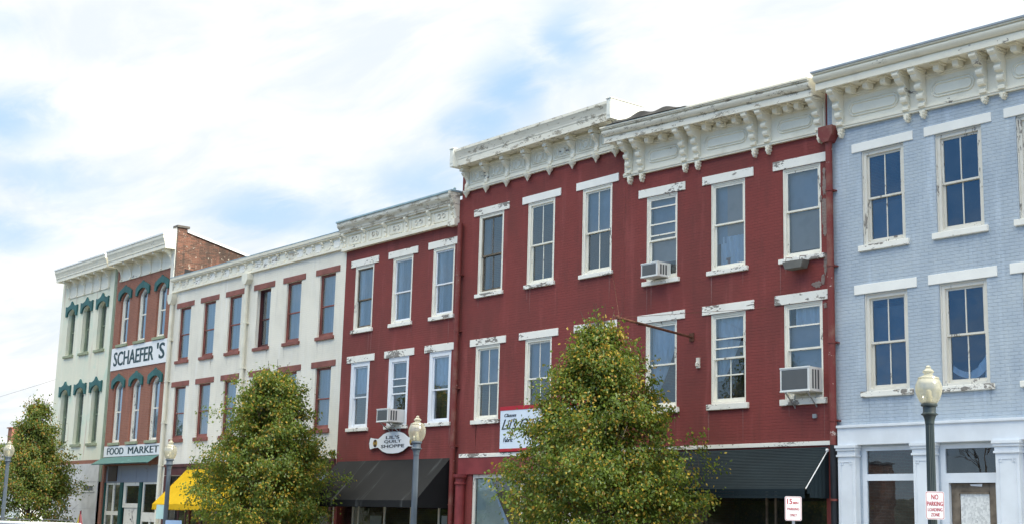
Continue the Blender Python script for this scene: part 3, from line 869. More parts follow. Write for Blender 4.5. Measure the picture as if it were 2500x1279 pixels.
# shop front
sf = MB()
sf.box(-20.63, xE1, -0.16, -0.002, 3.60, 4.05)
sf.box(-20.64, xE1, -0.20, -0.1605, 4.0, 4.06)
sf.build('fascia', 'shop_blue', E, bevel=0.008)
for (a, c) in ((-20.61, -20.12), (-18.55, -18.02), (-16.51, -15.96), (-12.2, -11.95)):
    p = MB()
    g0 = gz(a)
    p.box(a, c, -0.18, -0.003, g0, 3.33)
    p.box(a - 0.03, c + 0.03, -0.215, -0.003, 3.332, 3.38)
    p.box(a - 0.01, c + 0.01, -0.195, -0.003, 3.382, 3.47)
    p.box(a - 0.03, c + 0.03, -0.225, -0.003, 3.472, 3.53)
    p.box(a - 0.05, c + 0.05, -0.25, -0.003, 3.532, 3.597)
    p.box(a - 0.02, c + 0.02, -0.21, -0.181, g0, g0 + 0.35)
    # key-pattern moulding with stepped corners
    l_, r_, z2, q = a + 0.07, c - 0.07, 3.22, 0.07
    y0, y1 = -0.196, -0.1805
    p.box(l_, l_ + 0.014, y0, y1, g0 + 0.5, z2 - q); p.box(r_ - 0.014, r_, y0, y1, g0 + 0.5, z2 - q)
    p.box(l_ + q, r_ - q, y0, y1, z2 - 0.014, z2)
    for s_, xx in ((1, l_), (-1, r_)):
        p.box(xx, xx + s_ * q, y0 - .001, y1, z2 - q, z2 - q + 0.014); p.box(xx + s_ * q, xx + s_ * (q + 0.014), y0 - .002, y1, z2 - q, z2)
        p.box(xx, xx + s_ * 0.012, y0 - .002, y1, z2 - q + .014, z2 - 0.0); p.box(xx, xx + s_ * (q - 0.02), y0 - .003, y1, z2 - 0.012, z2 + 0.0)
    p.build('pilaster', 'shop_blue', E, bevel=0.004)
def shopwin(b, x0, x1, panes, y, mat, z0, z1, gm='glass_shop', name='display_window', f=0.07):
    """timber frame; panes is a list of (x0,x1,z0,z1)"""
    m_ = MB()
    hol = panes
    wall_mesh(m_, x0, x1, z0, z1, hol, y, 0.06)
    o = m_.build(name, mat, b)
    for (a, c, d, e) in hol:
        g = MB(); g.quad([(a, y + 0.04, d), (c, y + 0.04, d), (c, y + 0.04, e), (a, y + 0.04, e)])
        g.build('pane', gm, o)
    return o
shopwin(E, -20.08, -18.58, [(-19.96, -18.60, 2.94, 3.47), (-19.96, -18.60, 0.75, 2.79)], 0.03, 'shop_blue', gz(-19) + 0.45, 3.56)
shopwin(E, -17.99, -16.54, [(-17.87, -16.56, 2.94, 3.47)], 0.03, 'shop_blue', 2.73, 3.56, name='transom')
shopwin(E, -15.9, -12.3, [(-15.8, -14.1, 2.94, 3.47), (-14.0, -12.4, 2.94, 3.47), (-15.8, -12.4, 0.75, 2.79)], 0.03, 'shop_blue', gz(-14) + 0.45, 3.56)
jb = MB(); jb.box(-17.99, -17.80, 0.03, 0.12, gz(-17), 2.728); jb.box(-16.66, -16.54, 0.03, 0.12, gz(-17), 2.728)
jb.build('door_frame', 'shop_blue', E)
dr = MB()
z0d = gz(-17) + 0.02
dr.box(-17.795, -17.60, 0.12, 0.17, z0d, 2.72); dr.box(-16.87, -16.665, 0.12, 0.17, z0d, 2.72); dr.box(-17.60, -16.87, 0.12, 0.17, 2.54, 2.72)
dr.box(-17.60, -16.87, 0.12, 0.17, z0d, z0d + 0.25)
dr.box(-17.60, -16.87, 0.10, 0.13, 2.50, 2.539)
drb = dr.build('door', 'timber', E, bevel=0.006, label='bare weathered timber door boarded up with flaking white particle board')
bd = MB(); bd.box(-17.585, -16.885, 0.135, 0.16, z0d + 0.255, 2.50); bd.build('board', 'osb', drb)
nt = MB(); nt.quad([(-17.32, 0.098, 2.70), (-17.02, 0.098, 2.71), (-17.03, 0.097, 2.65), (-17.3, 0.097, 2.665)]); nt.build('paper_scrap', 'sign_white', drb)

# ================================================================= house D, red
def warpD(x, y, z):
    if z < 7.9: return (x, y, z)
    return (x, y, z - (0.022 * min(1, (z - 7.9) / 2.6) + 0.018 * min(1, max(0, (z - 11.4) / 0.8))) * (x + 24.6))
xD0, xD1 = -28.12, -20.905
Dh = thing('shop_house', ((xD0 + xD1) / 2, 0, gz(-24.5)), 'dark red brick shop building with paired cornice brackets and blue black slatted awning', 'building', 'connected shop buildings along the street')
Dwin = [-26.65, -24.20, -21.74]
DU = (8.27, 10.62); DL = (4.77, 7.12)
holes = [(c - .6, c + .6, DU[0], DU[1]) for c in Dwin] + [(c - .6, c + .6, DL[0], DL[1]) for c in Dwin]
shop_h = [(-27.9, -21.1, gz(-24), 3.2)]
shell(Dh, xD0, xD1, 12.6, 'red_brick', holes + shop_h, 3.72, warp=warpD)
window(Dh, Dwin[0], 1.2, *DU, 'frame_cream', 0.03, 0.07, (0, 0), 0.47, goff=0.018, lintel=(1.82, 10.86, 'white_trim', 0), sill=(1.42, 8.15, 'white_trim', 0), extra_rails=((0.88, 0), (0.67, 0), (0.53, 0)),
       curtain=[('flat', 'blind_grey', 0, 1, 0.55, 1), ('flat', 'blind_tan', 0, 1, 0.2, 0.55)], warp=warpD)
window(Dh, Dwin[1], 1.2, *DU, 'frame_cream', 0.03, 0.07, (0, 0), 0.52, goff=0.018, lintel=(1.80, 10.86, 'white_trim', 0), sill=(1.42, 8.15, 'white_worn', 0),
       curtain=[('flat', 'blind_grey', 0, 0.32, 0.3, 1), ('flat', 'blind_tan', 0.32, 1, 0.38, 1), ('flat', 'curtain', 0.1, 1, 0.0, 0.38)], warp=warpD, label='sash window with tan blind half down over a white curtain and a pot plant inside')
window(Dh, Dwin[2], 1.2, *DU, 'frame_cream', 0.03, 0.07, (0, 0), 0.52, goff=0.018, lintel=(1.80, 10.86, 'white_trim', 0), sill=(1.42, 8.15, 'white_worn', 0),
       curtain=[('flat', 'blind_grey', 0, 1, 0.5, 1), ('flat', 'blind_tan', 0, 1, 0.06, 0.5)], warp=warpD)
window(Dh, Dwin[0], 1.2, *DL, 'frame_cream', 0.03, 0.07, (0, 0), 0.50, goff=0.018, lintel=(1.82, 7.36, 'white_trim', 0), sill=(1.42, 4.62, 'white_trim', 0), curtain=[('tie', 'curtain', -1, 0.95, 0.1)])
window(Dh, Dwin[1], 1.2, *DL, 'frame_cream', 0.03, 0.07, (0, 1), 0.50, goff=0.018, lintel=(1.80, 7.36, 'white_trim', 0), sill=(1.42, 4.62, 'white_worn', 0), extra_rails=((0.73, 0), (0.62, 0), (0.30, 0)),
       curtain=[('tie', 'curtain', -1, 0.9, 0.25)])
window(Dh, Dwin[2], 1.2, *DL, 'frame_cream', 0.03, 0.07, (0, 0), 0.52, goff=0.018, lintel=(1.76, 7.37, 'white_worn', 0), sill=(1.42, 4.62, 'white_worn', 0), extra_rails=((0.78, 0),),
       curtain=[('flat', 'curtain', 0.14, 1, 0.78, 1), ('flat', 'blind_grey', 0, 1, 0.3, 0.78)])
grand_cornice(Dh, -28.12, -20.95, 11.32, 12.10, 12.26, 12.63, 0.55, [-27.87, -27.38, -25.69, -25.22, -23.20, -22.74, -21.08],
              [-26.95, -26.40, -24.75, -24.22, -23.68, -22.3, -21.95, -21.6], [(-27.18, -25.92), (-24.98, -23.46), (-22.46, -21.3)], 'crown_worn', 'cornice_cream', warp=warpD, lip='cornice_cream', lx=0.34, rx=0.0)
# curled tar felt and flashing on the roof edge
tf = MB()
n = 40
for k in range(n):
    u0, u1 = k / n, (k + 1) / n
    def hgt(u): return 0.03 + 0.20 * math.sin(PI * min(1, u * 1.02)) ** 0.8 * (0.75 + 0.25 * math.sin(u * 19)) * (1 if u < 0.93 else 0.5)
    xa, xb = -28.25 + 3.2 * u0, -28.25 + 3.2 * u1
    za, zb_ = 12.68, 12.68
    tf.quad([(xa, -0.75, za + .01), (xb, -0.75, zb_ + .01), (xb, -0.62, zb_ + hgt(u1)), (xa, -0.62, za + hgt(u0))])
    tf.quad([(xa, -0.62, za + hgt(u0)), (xb, -0.62, zb_ + hgt(u1)), (xb, 0.4, zb_ + hgt(u1) * 0.6), (xa, 0.4, za + hgt(u0) * 0.6)])
tf.build('roof_felt', 'tar', Dh, warp=warpD, label='curled black roofing felt lifting above the cornice')
fl = MB(); fl.prism([(-0.62, 12.67), (-0.58, 12.80), (0.3, 12.84), (0.3, 12.67)], -25.0, -20.95, 'x'); fl.build('roof_rim', 'cornice_cream', Dh, warp=warpD)
random.seed(12)
for kk_, (px_, pz_, pw_, ph_) in enumerate(((-21.1, 10.6, .03, .05), (-21.0, 10.30, .055, .10), (-20.99, 9.95, .07, .30), (-20.99, 9.25, .10, .42), (-20.99, 8.85, .07, .2), (-20.99, 8.0, .06, .28), (-21.06, 7.62, .07, .14), (-21.25, 7.52, .16, .09), (-21.02, 6.98, .06, .08), (-21.1, 9.62, .04, .1))):
    m_ = MB(); n_ = 22
    m_.prism([(px_ - 0.03 + pw_ * (0.6 + 0.55 * random.random()) * math.cos(2 * PI * k / n_), pz_ + ph_ * (0.6 + 0.55 * random.random()) * math.sin(2 * PI * k / n_)) for k in range(n_)], -0.004 - 0.0012 * kk_, -0.001, 'y')
    m_.build('bare_patch', 'bare_patch', Dh)
# white band, awning, dark shop front
bn = MB(); bn.box(-28.1, -20.93, -0.05, -0.003, 3.63, 3.73); bn.build('band', 'white_worn', Dh, bevel=0.006)
def slat_awning(b):
    mb = MB()
    xa, xb = -28.0, -21.0
    n = 26
    zt, zf, yf = 3.585, 2.58, -0.90
    for k in range(n):
        q0, q1 = k / n, (k + 1) / n
        za, zb_ = zt + (zf - zt) * q0, zt + (zf - zt) * q1
        ya, yb = -0.02 + (yf + 0.02) * q0, -0.02 + (yf + 0.02) * q1
        # each slat laps over the one below
        mb.quad([(xa, ya - 0.010, za), (xb, ya - 0.010, za), (xb, yb - 0.024, zb_ + 0.004), (xa, yb - 0.024, zb_ + 0.004)])
        mb.quad([(xa, yb - 0.024, zb_ + 0.004), (xb, yb - 0.024, zb_ + 0.004), (xb, yb - 0.008, zb_ + 0.0), (xa, yb - 0.008, zb_ + 0.0)])
    for k in range(3):
        z1 = zf - 0.075 * k; z2 = z1 - 0.07
        mb.quad([(xa, yf - 0.02 - 0.004 * (k % 2), z1), (xb, yf - 0.02 - 0.004 * (k % 2), z1), (xb, yf - 0.008, z2), (xa, yf - 0.008, z2)])
    o = mb.build('awning', 'awning_slat', b, label='blue black slatted aluminium awning over the dark shop front')
    for xx in (xa, xb):
        s = MB(); m_ = 12
        for k in range(m_):
            q0, q1 = k / m_, (k + 1) / m_
            ya, yb = -0.03 + (yf + .05) * q0, -0.03 + (yf + .05) * q1
            za, zb_ = zt + (zf - zt) * q0 - 0.03, zt + (zf - zt) * q1 - 0.03
            lo = 2.38 if k < m_ - 2 else 2.38 + 0.09 * (k - m_ + 3)
            s.quad([(xx - (0.012 if k % 2 else 0), ya, lo), (xx - (0 if k % 2 else 0.012), yb, lo), (xx - (0 if k % 2 else 0.012), yb, zb_), (xx - (0.012 if k % 2 else 0), ya, za)])
        s.build('side_panel', 'awning_slat', o)
    t_ = MB(); t_.tube([(xb + 0.02, -0.09, zt - 0.09), (xb + 0.02, yf + 0.0, zf + 0.0)], 0.013, 6)
    t_.lathe(xb + 0.02, -0.10, [(0.001, zt - 0.13), (0.035, zt - 0.11), (0.045, zt - 0.075), (0.03, zt - 0.045), (0.001, zt - 0.04)], 10)
    t_.build('stay_rod', 'sign_white', o)
slat_awning(Dh)
dsf = MB()
for xx in (-27.85, -25.6, -25.25, -23.22, -22.93, -21.15):
    dsf.box(xx - 0.02, xx + 0.02, 0.3, 0.36, gz(-24), 3.2)
dsf.box(-27.9, -21.1, 0.3, 0.36, 2.6, 2.66)
dsf.box(-27.9, -21.1, 0.29, 0.37, gz(-24), 0.45)
o = dsf.build('shop_front', 'timber', Dh)
g = MB(); g.quad([(-27.9, 0.33, 0.5), (-21.1, 0.33, 0.5), (-21.1, 0.33, 3.19), (-27.9, 0.33, 3.19)]); g.build('pane', 'glass_shop', o)

# ================================================================= house C, red, raised cornice
xC0, xC1 = -36.0, -28.125
Ch = thing('shop_house', ((xC0 + xC1) / 2, 0, gz(-32)), 'dark red brick shop building with raised boxy cornice and the large white shop board', 'building', 'connected shop buildings along the street')
Cwin = [-34.37, -31.87, -29.32]
CU = (8.80, 11.37); CL = (4.77, 7.12)
holes = [(c - .64, c + .64, CU[0], CU[1]) for c in Cwin] + [(c - .62, c + .62, CL[0], CL[1]) for c in Cwin]
shell(Ch, xC0, xC1, 13.3, 'red_brick', holes + [(-34.98, -28.4, gz(-32) + 0.4, 3.08)], 3.1)
for i, c in enumerate(Cwin):
    window(Ch, c, 1.28, *CU, 'frame_cream', 0.02, 0.10, (1, 1), 0.48, lintel=(1.84, 11.61, 'white_worn' if i == 0 else 'lintel_blue_house', 0), sill=(1.43, 8.68, 'white_trim', 0),
           sash='timber' if i == 0 else 'frame_cream', curtain=[('flat', 'blind_dark', 0, 0.25, 0, 1)] if i == 0 else ([('flat', 'blind_grey', 0, 1, 0.48, 1)] if i == 2 else None))
    window(Ch, c, 1.24, *CL, 'frame_cream', 0.02, 0.09, (1, 1), 0.49, lintel=(1.84, 7.35, 'white_trim', 0), sill=(1.43, 4.64, 'white_trim', 0), curtain=[('flat', 'blind_grey', 0, 1, 0.5, 1)])
cx0, cx1 = -35.74, -28.1
C_ = MB()
zs, zt = 13.10, 13.62
prof = [(0.6, zs), (-0.44, zs), (-0.44, zs - 0.03), (-0.5, zs - 0.03), (-0.5, zs + 0.17), (-0.515, zs + 0.19), (-0.52, zs + 0.24), (-0.545, zs + 0.31), (-0.59, zs + 0.40), (-0.62, zs + 0.44), (-0.62, zt), (0.6, zt)]
C_.prism(prof, cx0 - 0.02, cx1 - 0.10, 'x')
cc = C_.build('cornice', 'crown_worn', Ch)
f = MB()
f.box(cx0, cx1 - 0.15, -0.05, -0.003, 12.29, zs)
for k, (za, zb_, yy) in enumerate(((12.29, 12.34, -.085), (12.342, 12.40, -.11), (12.402, 12.44, -.08), (12.50, 12.53, -.07), (12.95, 12.985, -.07), (12.987, 13.03, -.10))):
    f.box(cx0 - .01, cx1 - 0.14, yy, -0.0505, za, zb_)
f.build('frieze', 'cornice_cream', cc)
# boxed return ends of the cornice
for (xa, xb) in ((cx0 - 0.14, cx0 + 0.06), (cx1 - 0.16, cx1 + 0.02)):
    e = MB()
    e.box(xa, xb, -0.66, 0.62, zs - 0.05, zt + 0.02)
    e.box(xa + 0.03, xb - 0.03, -0.672, -0.6605, zs + 0.05, zt - 0.08)
    e.box(xa - 0.02, xb + 0.02, -0.68, 0.64, zt + 0.022, zt + 0.06)
    e.build('end_block', 'white_board', cc, bevel=0.006)
e = MB(); e.prism([(-0.05, 12.3), (0.62, 12.3), (0.62, zs - 0.052), (-0.40, zs - 0.052), (-0.40, zs - 0.2), (-0.05, zs - 0.22)], cx1 - 0.145, cx1 + 0.0, 'x'); e.build('return_wall', 'white_board', cc)
cxs = [-35.64 + 1.0585 * k for k in range(8)]
for i, x in enumerate(cxs[:7] + [-28.45]):
    b_ = MB()
    p = [(-0.052, 12.36), (-0.10, 12.36), (-0.14, 12.42), (-0.13, 12.52), (-0.09, 12.58), (-0.10, 12.66), (-0.16, 12.74), (-0.25, 12.80), (-0.30, 12.86), (-0.30, 12.90), (-0.24, 12.93), (-0.052, 12.93)]
    b_.prism(p, x - 0.07, x + 0.07, 'x')
    b_.box(x - 0.09, x + 0.09, -0.36, -0.052, 12.932, 13.04)
    b_.box(x - 0.12, x + 0.12, -0.42, -0.052, 13.042, zs - 0.002)
    b_.build('bracket', 'cornice_cream', cc, bevel=0.006)
    p_ = MB(); p_.lathe(x, -0.11, [(0.003, 12.06), (0.035, 12.11), (0.05, 12.15), (0.07, 12.18), (0.11, 12.22), (0.12, 12.286)], 10)
    p_.build('pendant', 'cornice_cream', cc, smooth=True)
for i in range(7):
    a, d = cxs[i] + 0.17, min(cxs[i + 1], -28.45) - 0.17
    panel_oval(a, d, 12.56, 12.92, -0.0505, cc, 'cornice_cream', t=0.03, rr=0.02)
    m_ = (a + d) / 2
    panel_oval(m_ - 0.13, m_ + 0.13, 12.61, 12.87, -0.0505, cc, 'cornice_cream', name='rosette', t=0.035)
    if d - a > 0.6:
        panel_oval(a + 0.06, m_ - 0.16, 12.61, 12.87, -0.0505, cc, 'cornice_cream', name='side_panel', t=0.02, rr=0.02)
        panel_oval(m_ + 0.16, d - 0.06, 12.61, 12.87, -0.0505, cc, 'cornice_cream', name='side_panel', t=0.02, rr=0.02)
bn = MB(); bn.box(-35.64, -28.14, -0.06, -0.003, 3.61, 3.73); bn.build('band', 'white_trim', Ch, bevel=0.006)
cs = MB(); cs.box(-35.68, -28.14, -0.045, -0.002, 3.09, 3.60); cs.build('fascia', 'shop_red', Ch)
ccol = MB()
for xx in (-35.42,):
    ccol.lathe(xx, -0.12, [(0.20, gz(-35)), (0.20, 0.3), (0.165, 0.34), (0.155, 2.75), (0.19, 2.78), (0.19, 2.83), (0.16, 2.85), (0.165, 2.95), (0.23, 3.0), (0.24, 3.088)], 20)
ccol.build('column', 'shop_red', Ch, smooth=True)
o = shopwin(Ch, -34.98, -28.4, [(-34.86, -32.6, gz(-32) + 0.7, 2.97), (-32.5, -31.3, gz(-32) + 0.7, 2.97), (-30.2, -28.5, gz(-32) + 0.7, 2.97)], 0.04, 'frame_tan', gz(-32) + 0.4, 3.08)
dp = MB(); n = 14
for k in range(n):
    z0_, z1_ = 2.95 - 2.6 * k / n, 2.95 - 2.6 * (k + 1) / n
    def edge(z): return -34.15 + 0.9 * ((2.95 - z) / 1.6) ** 1.1
    dp.quad([(-34.84, 0.12, z0_), (edge(z0_), 0.12, z0_), (edge(z1_), 0.12, z1_), (-34.84, 0.12, z1_)])
dp.build('drape', 'drape_olive', o)
dp = MB()
for k in range(n):
    z0_, z1_ = 2.95 - 2.6 * k / n, 2.95 - 2.6 * (k + 1) / n
    dp.quad([(edge(z0_), 0.115, z0_), (edge(z0_) + 0.04 + 0.35 * (k / n), 0.10, z0_ - 0.02), (edge(z1_) + 0.04 + 0.35 * ((k + 1) / n), 0.10, z1_ - 0.02), (edge(z1_), 0.115, z1_)])
dp.build('sheer_curtain', 'curtain', o)

# ================================================================= house B, narrow red
xB0, xB1 = -43.10, -36.005
Bh = thing('shop_house', ((xB0 + xB1) / 2, 0, gz(-39.5)), 'narrow dark red brick shop building with low cornice and black canvas awning', 'building', 'connected shop buildings along the street')
Bwin = [-41.80, -39.35, -36.92]
BU = (8.31, 10.63); BL = (4.78, 7.12)
holes = [(c - .61, c + .61, BU[0], BU[1]) for c in Bwin] + [(c - .61, c + .61, BL[0], BL[1]) for c in Bwin]
shell(Bh, xB0, xB1, 12.1, 'red_brick', holes + [(-42.9, -36.2, gz(-39), 3.2)], 3.6)
for i, c in enumerate(Bwin):
    window(Bh, c, 1.22, *BU, 'frame_cream', 0.02, 0.10, (0, 0), 0.47, lintel=(1.81, 10.88, 'white_worn', 0), sill=(1.41, 8.18, 'white_trim', 0), sash='timber' if i == 0 else 'frame_vinyl',
           curtain=[('flat', 'curtain', 0.0, 0.28, 0, 1), ('flat', 'curtain_grey', 0.28, 1, 0, 1)])
    window(Bh, c, 1.22, *BL, 'frame_vinyl', 0.015, 0.15, (0, 0), 0.48, lintel=(1.81, 7.37, 'white_worn', 0), sill=(1.41, 4.66, 'white_worn', 0), extra_rails=((0.72, 0), (0.6, 0)) if i == 1 else (),
           curtain=[('flat', 'curtain', 0.0, 1, 0.55, 1)] if i != 1 else [('flat', 'curtain_grey', 0, 1, 0.72, 1)])
bc0, bc1 = -43.22, -36.12
c = MB()
prof = [(0.0, 11.95), (-0.20, 11.95), (-0.21, 12.0), (-0.24, 12.02), (-0.25, 12.08), (-0.28, 12.12), (-0.34, 12.18), (-0.36, 12.23), (-0.36, 12.33), (0.0, 12.33)]
c.prism(prof, bc0 - 0.1, bc1 - 0.13, 'x')
bcn = c.build('cornice', 'crown_very_worn', Bh)
f = MB(); f.box(bc0, bc1 - 0.13, -0.07, -0.003, 11.42, 11.949); f.box(bc0 - .02, bc1 - 0.13, -0.16, -0.003, 11.29, 11.418); f.box(bc0, bc1 - .13, -0.12, -0.0705, 11.86, 11.948)
f.build('frieze', 'cornice_cream', bcn, bevel=0.005)
m_ = MB(); m_.box(bc0 - 0.13, bc1 + 0.04, -0.40, 0.3, 12.332, 12.40); m_.build('roof_edge', 'roof_metal', bcn, bevel=0.01)
bx = [-43.12, -41.78, -40.42, -39.06, -37.70, -36.40]
for x in bx:
    b_ = MB(); b_.prism([(-0.071, 11.44), (-0.12, 11.46), (-0.11, 11.56), (-0.09, 11.60), (-0.14, 11.66), (-0.12, 11.74), (-0.19, 11.82), (-0.24, 11.88), (-0.24, 11.945), (-0.071, 11.945)], x - 0.055, x + 0.055, 'x')
    b_.build('bracket', 'cornice_cream', bcn, bevel=0.005)
for i in range(5):
    m_ = (bx[i] + bx[i + 1]) / 2
    panel_oval(m_ - 0.42, m_ + 0.42, 11.48, 11.84, -0.0705, bcn, 'cornice_cream', t=0.03, rr=0.01)
    for s_ in (-0.13, 0.13):
        panel_oval(m_ + s_ - 0.10, m_ + s_ + 0.10, 11.58, 11.78, -0.0705, bcn, 'crown_very_worn', name='rosette', t=0.05)
e = MB()
e.prism([(0.0, 12.36), (-0.42, 12.36), (-0.40, 12.2), (-0.30, 12.0), (-0.26, 11.9), (-0.12, 11.46), (0.0, 11.46)], bc1 - 0.129, bc1 + 0.0, 'x')
e.box(bc1 - 0.36, bc1 + 0.02, -0.22, -0.003, 11.22, 11.455)
e.build('end_block', 'crown_worn', bcn, bevel=0.008)
e = MB(); e.lathe(bc1 - 0.06, -0.2, [(0.05, 12.4), (0.04, 12.45), (0.06, 12.47), (0.01, 12.52)], 10); e.build('finial', 'roof_metal', bcn)
# black canvas awning
def canvas_awning(b, xa, xb, zt, yf, zf, zval, mat, scallop=False, label=None, endclosed=True, ribs=6):
    mb = MB()
    nx_, ny_ = 40, 10
    P = lambda u, v: (xa + (xb - xa) * u, -0.02 + (yf + 0.02) * v, zt + (zf - zt) * v + 0.012 * math.sin(u * PI * ribs) ** 2 * math.sin(v * PI) - 0.02 * math.sin(v * PI))
    for i in range(nx_):
        for j in range(ny_):
            u0, u1, v0, v1 = i / nx_, (i + 1) / nx_, j / ny_, (j + 1) / ny_
            mb.quad([P(u0, v0), P(u1, v0), P(u1, v1), P(u0, v1)])
        def zl(u): return zval + (0.035 * abs(math.sin(u * PI * (xb - xa) / 0.28)) if scallop else 0.0)
        for h in range(1):
            x_a, x_b = xa + (xb - xa) * u0, xa + (xb - xa) * u1
            mid = [(x_a + (x_b - x_a) * q / 4) for q in range(5)]
            for q in range(4):
                ua, ub = (mid[q] - xa) / (xb - xa), (mid[q + 1] - xa) / (xb - xa)
                mb.quad([(mid[q], yf, zf), (mid[q + 1], yf, zf), (mid[q + 1], yf - 0.01, zl(ub)), (mid[q], yf - 0.01, zl(ua))])
    o = mb.build('awning', mat, b, label=label, smooth=True)
    if endclosed:
        for xx in (xa, xb):
            s = MB(); s.quad([(xx, -0.02, zt - 0.01), (xx, yf + 0.01, zf), (xx, yf + 0.005, zval), (xx, -0.02, zval)])
            s.build('side_panel', mat, o)
    fr = MB()
    for xx in np.linspace(xa + 0.03, xb - 0.03, 4):
        fr.tube([(xx, -0.01, zval + 0.05), (xx, yf + 0.03, zval + 0.05)], 0.014, 6)
        fr.tube([(xx, -0.01, zt - 0.06), (xx, yf + 0.03, zf - 0.03)], 0.014, 6)
    fr.build('frame', 'galv', o)
    return o
canvas_awning(Bh, -42.95, -36.14, 3.62, -1.32, 2.24, 2.02, 'awning_black', label='black canvas awning with pale diagonal streaks')
bs = MB()
for xx in (-42.3, -41.95, -40.3, -38.7, -37.1, -36.35): bs.box(xx - 0.03, xx + 0.03, 0.28, 0.34, gz(-39), 3.2)
bs.box(-37.1, -36.35, 0.28, 0.34, 2.05, 2.12)
bs.box(-42.9, -36.2, 0.27, 0.35, gz(-39), 0.35)
o = bs.build('shop_front', 'frame_tan', Bh)
g = MB(); g.quad([(-42.9, 0.31, 0.3), (-36.2, 0.31, 0.3), (-36.2, 0.31, 3.19), (-42.9, 0.31, 3.19)]); g.build('pane', 'glass_shop', o)
st_ = MB()
for (a, d, e_, f_) in ((-41.8, -41.1, 1.0, 1.75), (-39.6, -39.2, 1.1, 1.45), (-37.5, -37.2, 1.2, 1.8)): st_.box(a, d, 0.7, 0.72, e_, f_)
st_.build('notice_board', 'sign_white', o)

# ================================================================= house A, cream with oxide-red trim
xA0, xA1 = -57.88, -43.105
Ah = thing('shop_house', ((xA0 + xA1) / 2, 0, gz(-50)), 'long cream painted brick building with brownish red lintels and yellow awning', 'building', 'connected shop buildings along the street')
Awin = [-56.44, -54.08, -51.73, -49.27, -46.87, -44.36]
AU = (8.27, 10.64); AL = (4.84, 7.12)
holes = [(c - .56, c + .56, AU[0], AU[1]) for c in Awin] + [(c - .56, c + .56, AL[0], AL[1]) for c in Awin]
shell(Ah, xA0, xA1, 12.0, 'cream_brick', holes + [(-57.3, -50.9, gz(-54), 3.25), (-50.3, -43.4, gz(-46), 3.25)], 3.7, back_drop=1.6)
for i, c in enumerate(Awin):
    lw = 1.72
    cur = [('flat', 'curtain', 0.5, 0.8, 0, 1), ('flat', 'curtain_grey', 0.0, 1, 0, 1)]
    if i == 3: cur = [('flat', 'curtain_grey', 0.4, 0.8, 0.35, 1)]
    window(Ah, c, 1.12, *AU, 'oxide' if i != 3 else 'oxide_dark', 0.085 if i != 3 else 0.16, 0.035, (0, 0), 0.48, lintel=(lw, 10.87, 'oxide', 0), sill=(1.30, 8.14, 'oxide', 0), sash='oxide' if i != 3 else 'oxide_dark', curtain=cur, goff=0.008 if i != 3 else 0.045, low_rec=0.015)
    cur = [('flat', 'curtain', 0.35, 0.7, 0, 1), ('flat', 'curtain_grey', 0.0, 1, 0.0, 1)]
    o = window(Ah, c, 1.12, *AL, 'oxide', 0.085, 0.035, (0, 0), 0.48, goff=0.008, low_rec=0.015, lintel=(lw, 7.35, 'oxide', 0), sill=(1.30, 4.68, 'oxide', 0), sash='oxide', curtain=cur)
ac0, ac1 = -57.75, -43.30
c = MB(); c.prism([(0.0, 11.90), (-0.15, 11.90), (-0.16, 11.94), (-0.19, 11.96), (-0.20, 12.07), (0.0, 12.07)], ac0 - 0.1, ac1, 'x')
ac = c.build('cornice', 'cornice_cream', Ah)
m_ = MB(); m_.box(ac0 - 0.11, ac1, -0.21, 0.4, 12.072, 12.10); m_.build('roof_edge', 'roof_metal', ac)
f = MB(); f.box(ac0, ac1, -0.05, -0.003, 11.50, 11.899); f.box(ac0, ac1, -0.10, -0.003, 11.41, 11.498); f.box(ac0, ac1, -0.08, -0.0505, 11.86, 11.898)
f.build('frieze', 'cornice_cream', ac)
random.seed(4)
na = 21
for k in range(na + 1):
    x = ac0 + 0.1 + (ac1 - ac0 - 0.2) * k / na
    b_ = MB(); b_.prism([(-0.051, 11.66), (-0.09, 11.68), (-0.08, 11.74), (-0.14, 11.80), (-0.14, 11.858), (-0.051, 11.858)], x - 0.05, x + 0.05, 'x'); b_.build('bracket', 'cornice_cream', ac)
    if k < na:
        xm = x + (ac1 - ac0 - 0.2) / na / 2
        p_ = MB()
        p_.box(xm - 0.21, xm + 0.21, -0.062, -0.0505, 11.56, 11.80)
        p_.box(xm - 0.17, xm + 0.17, -0.085, -0.0625, 11.515, 11.54 + random.uniform(0, 0.03))
        p_.build('panel', random.choice(['cornice_cream', 'cornice_cream', 'white_trim', 'crown_very_worn']), ac)
# shop fascia and bits
fs = MB(); fs.box(-57.3, -43.12, -0.10, -0.002, 3.62, 3.74); fs.box(-57.3, -43.12, -0.05, -0.002, 3.27, 3.618); fs.build('fascia', 'oxide_dark', Ah)
for xx in (-57.15, -54.6, -52.9, -50.6, -48.5, -46.3, -43.3):
    sp = MB(); sp.box(xx - 0.10, xx + 0.10, -0.08, -0.003, gz(xx), 3.25); sp.build('shop_post', 'oxide_dark', Ah)
ss = MB()
for xx in (-56.3, -55.6, -53.8): ss.box(xx - 0.03, xx + 0.03, 0.25, 0.30, gz(-55), 3.25)
ss.box(-57.3, -50.9, 0.25, 0.30, gz(-55), 0.2); ss.box(-50.3, -43.4, 0.25, 0.30, gz(-47), 0.2)
o = ss.build('shop_front', 'oxide_dark', Ah)
g = MB(); g.quad([(-57.3, 0.27, 0.1), (-50.9, 0.27, 0.1), (-50.9, 0.27, 3.24), (-57.3, 0.27, 3.24)]); g.quad([(-50.3, 0.27, 0.1), (-43.4, 0.27, 0.1), (-43.4, 0.27, 3.24), (-50.3, 0.27, 3.24)]); g.build('pane', 'glass_shop', o)
canvas_awning(Ah, -55.1, -46.0, 3.53, -1.5, 2.02, 1.78, 'awning_yellow', scallop=True, label='bright yellow canvas awning with scalloped valance', ribs=8)

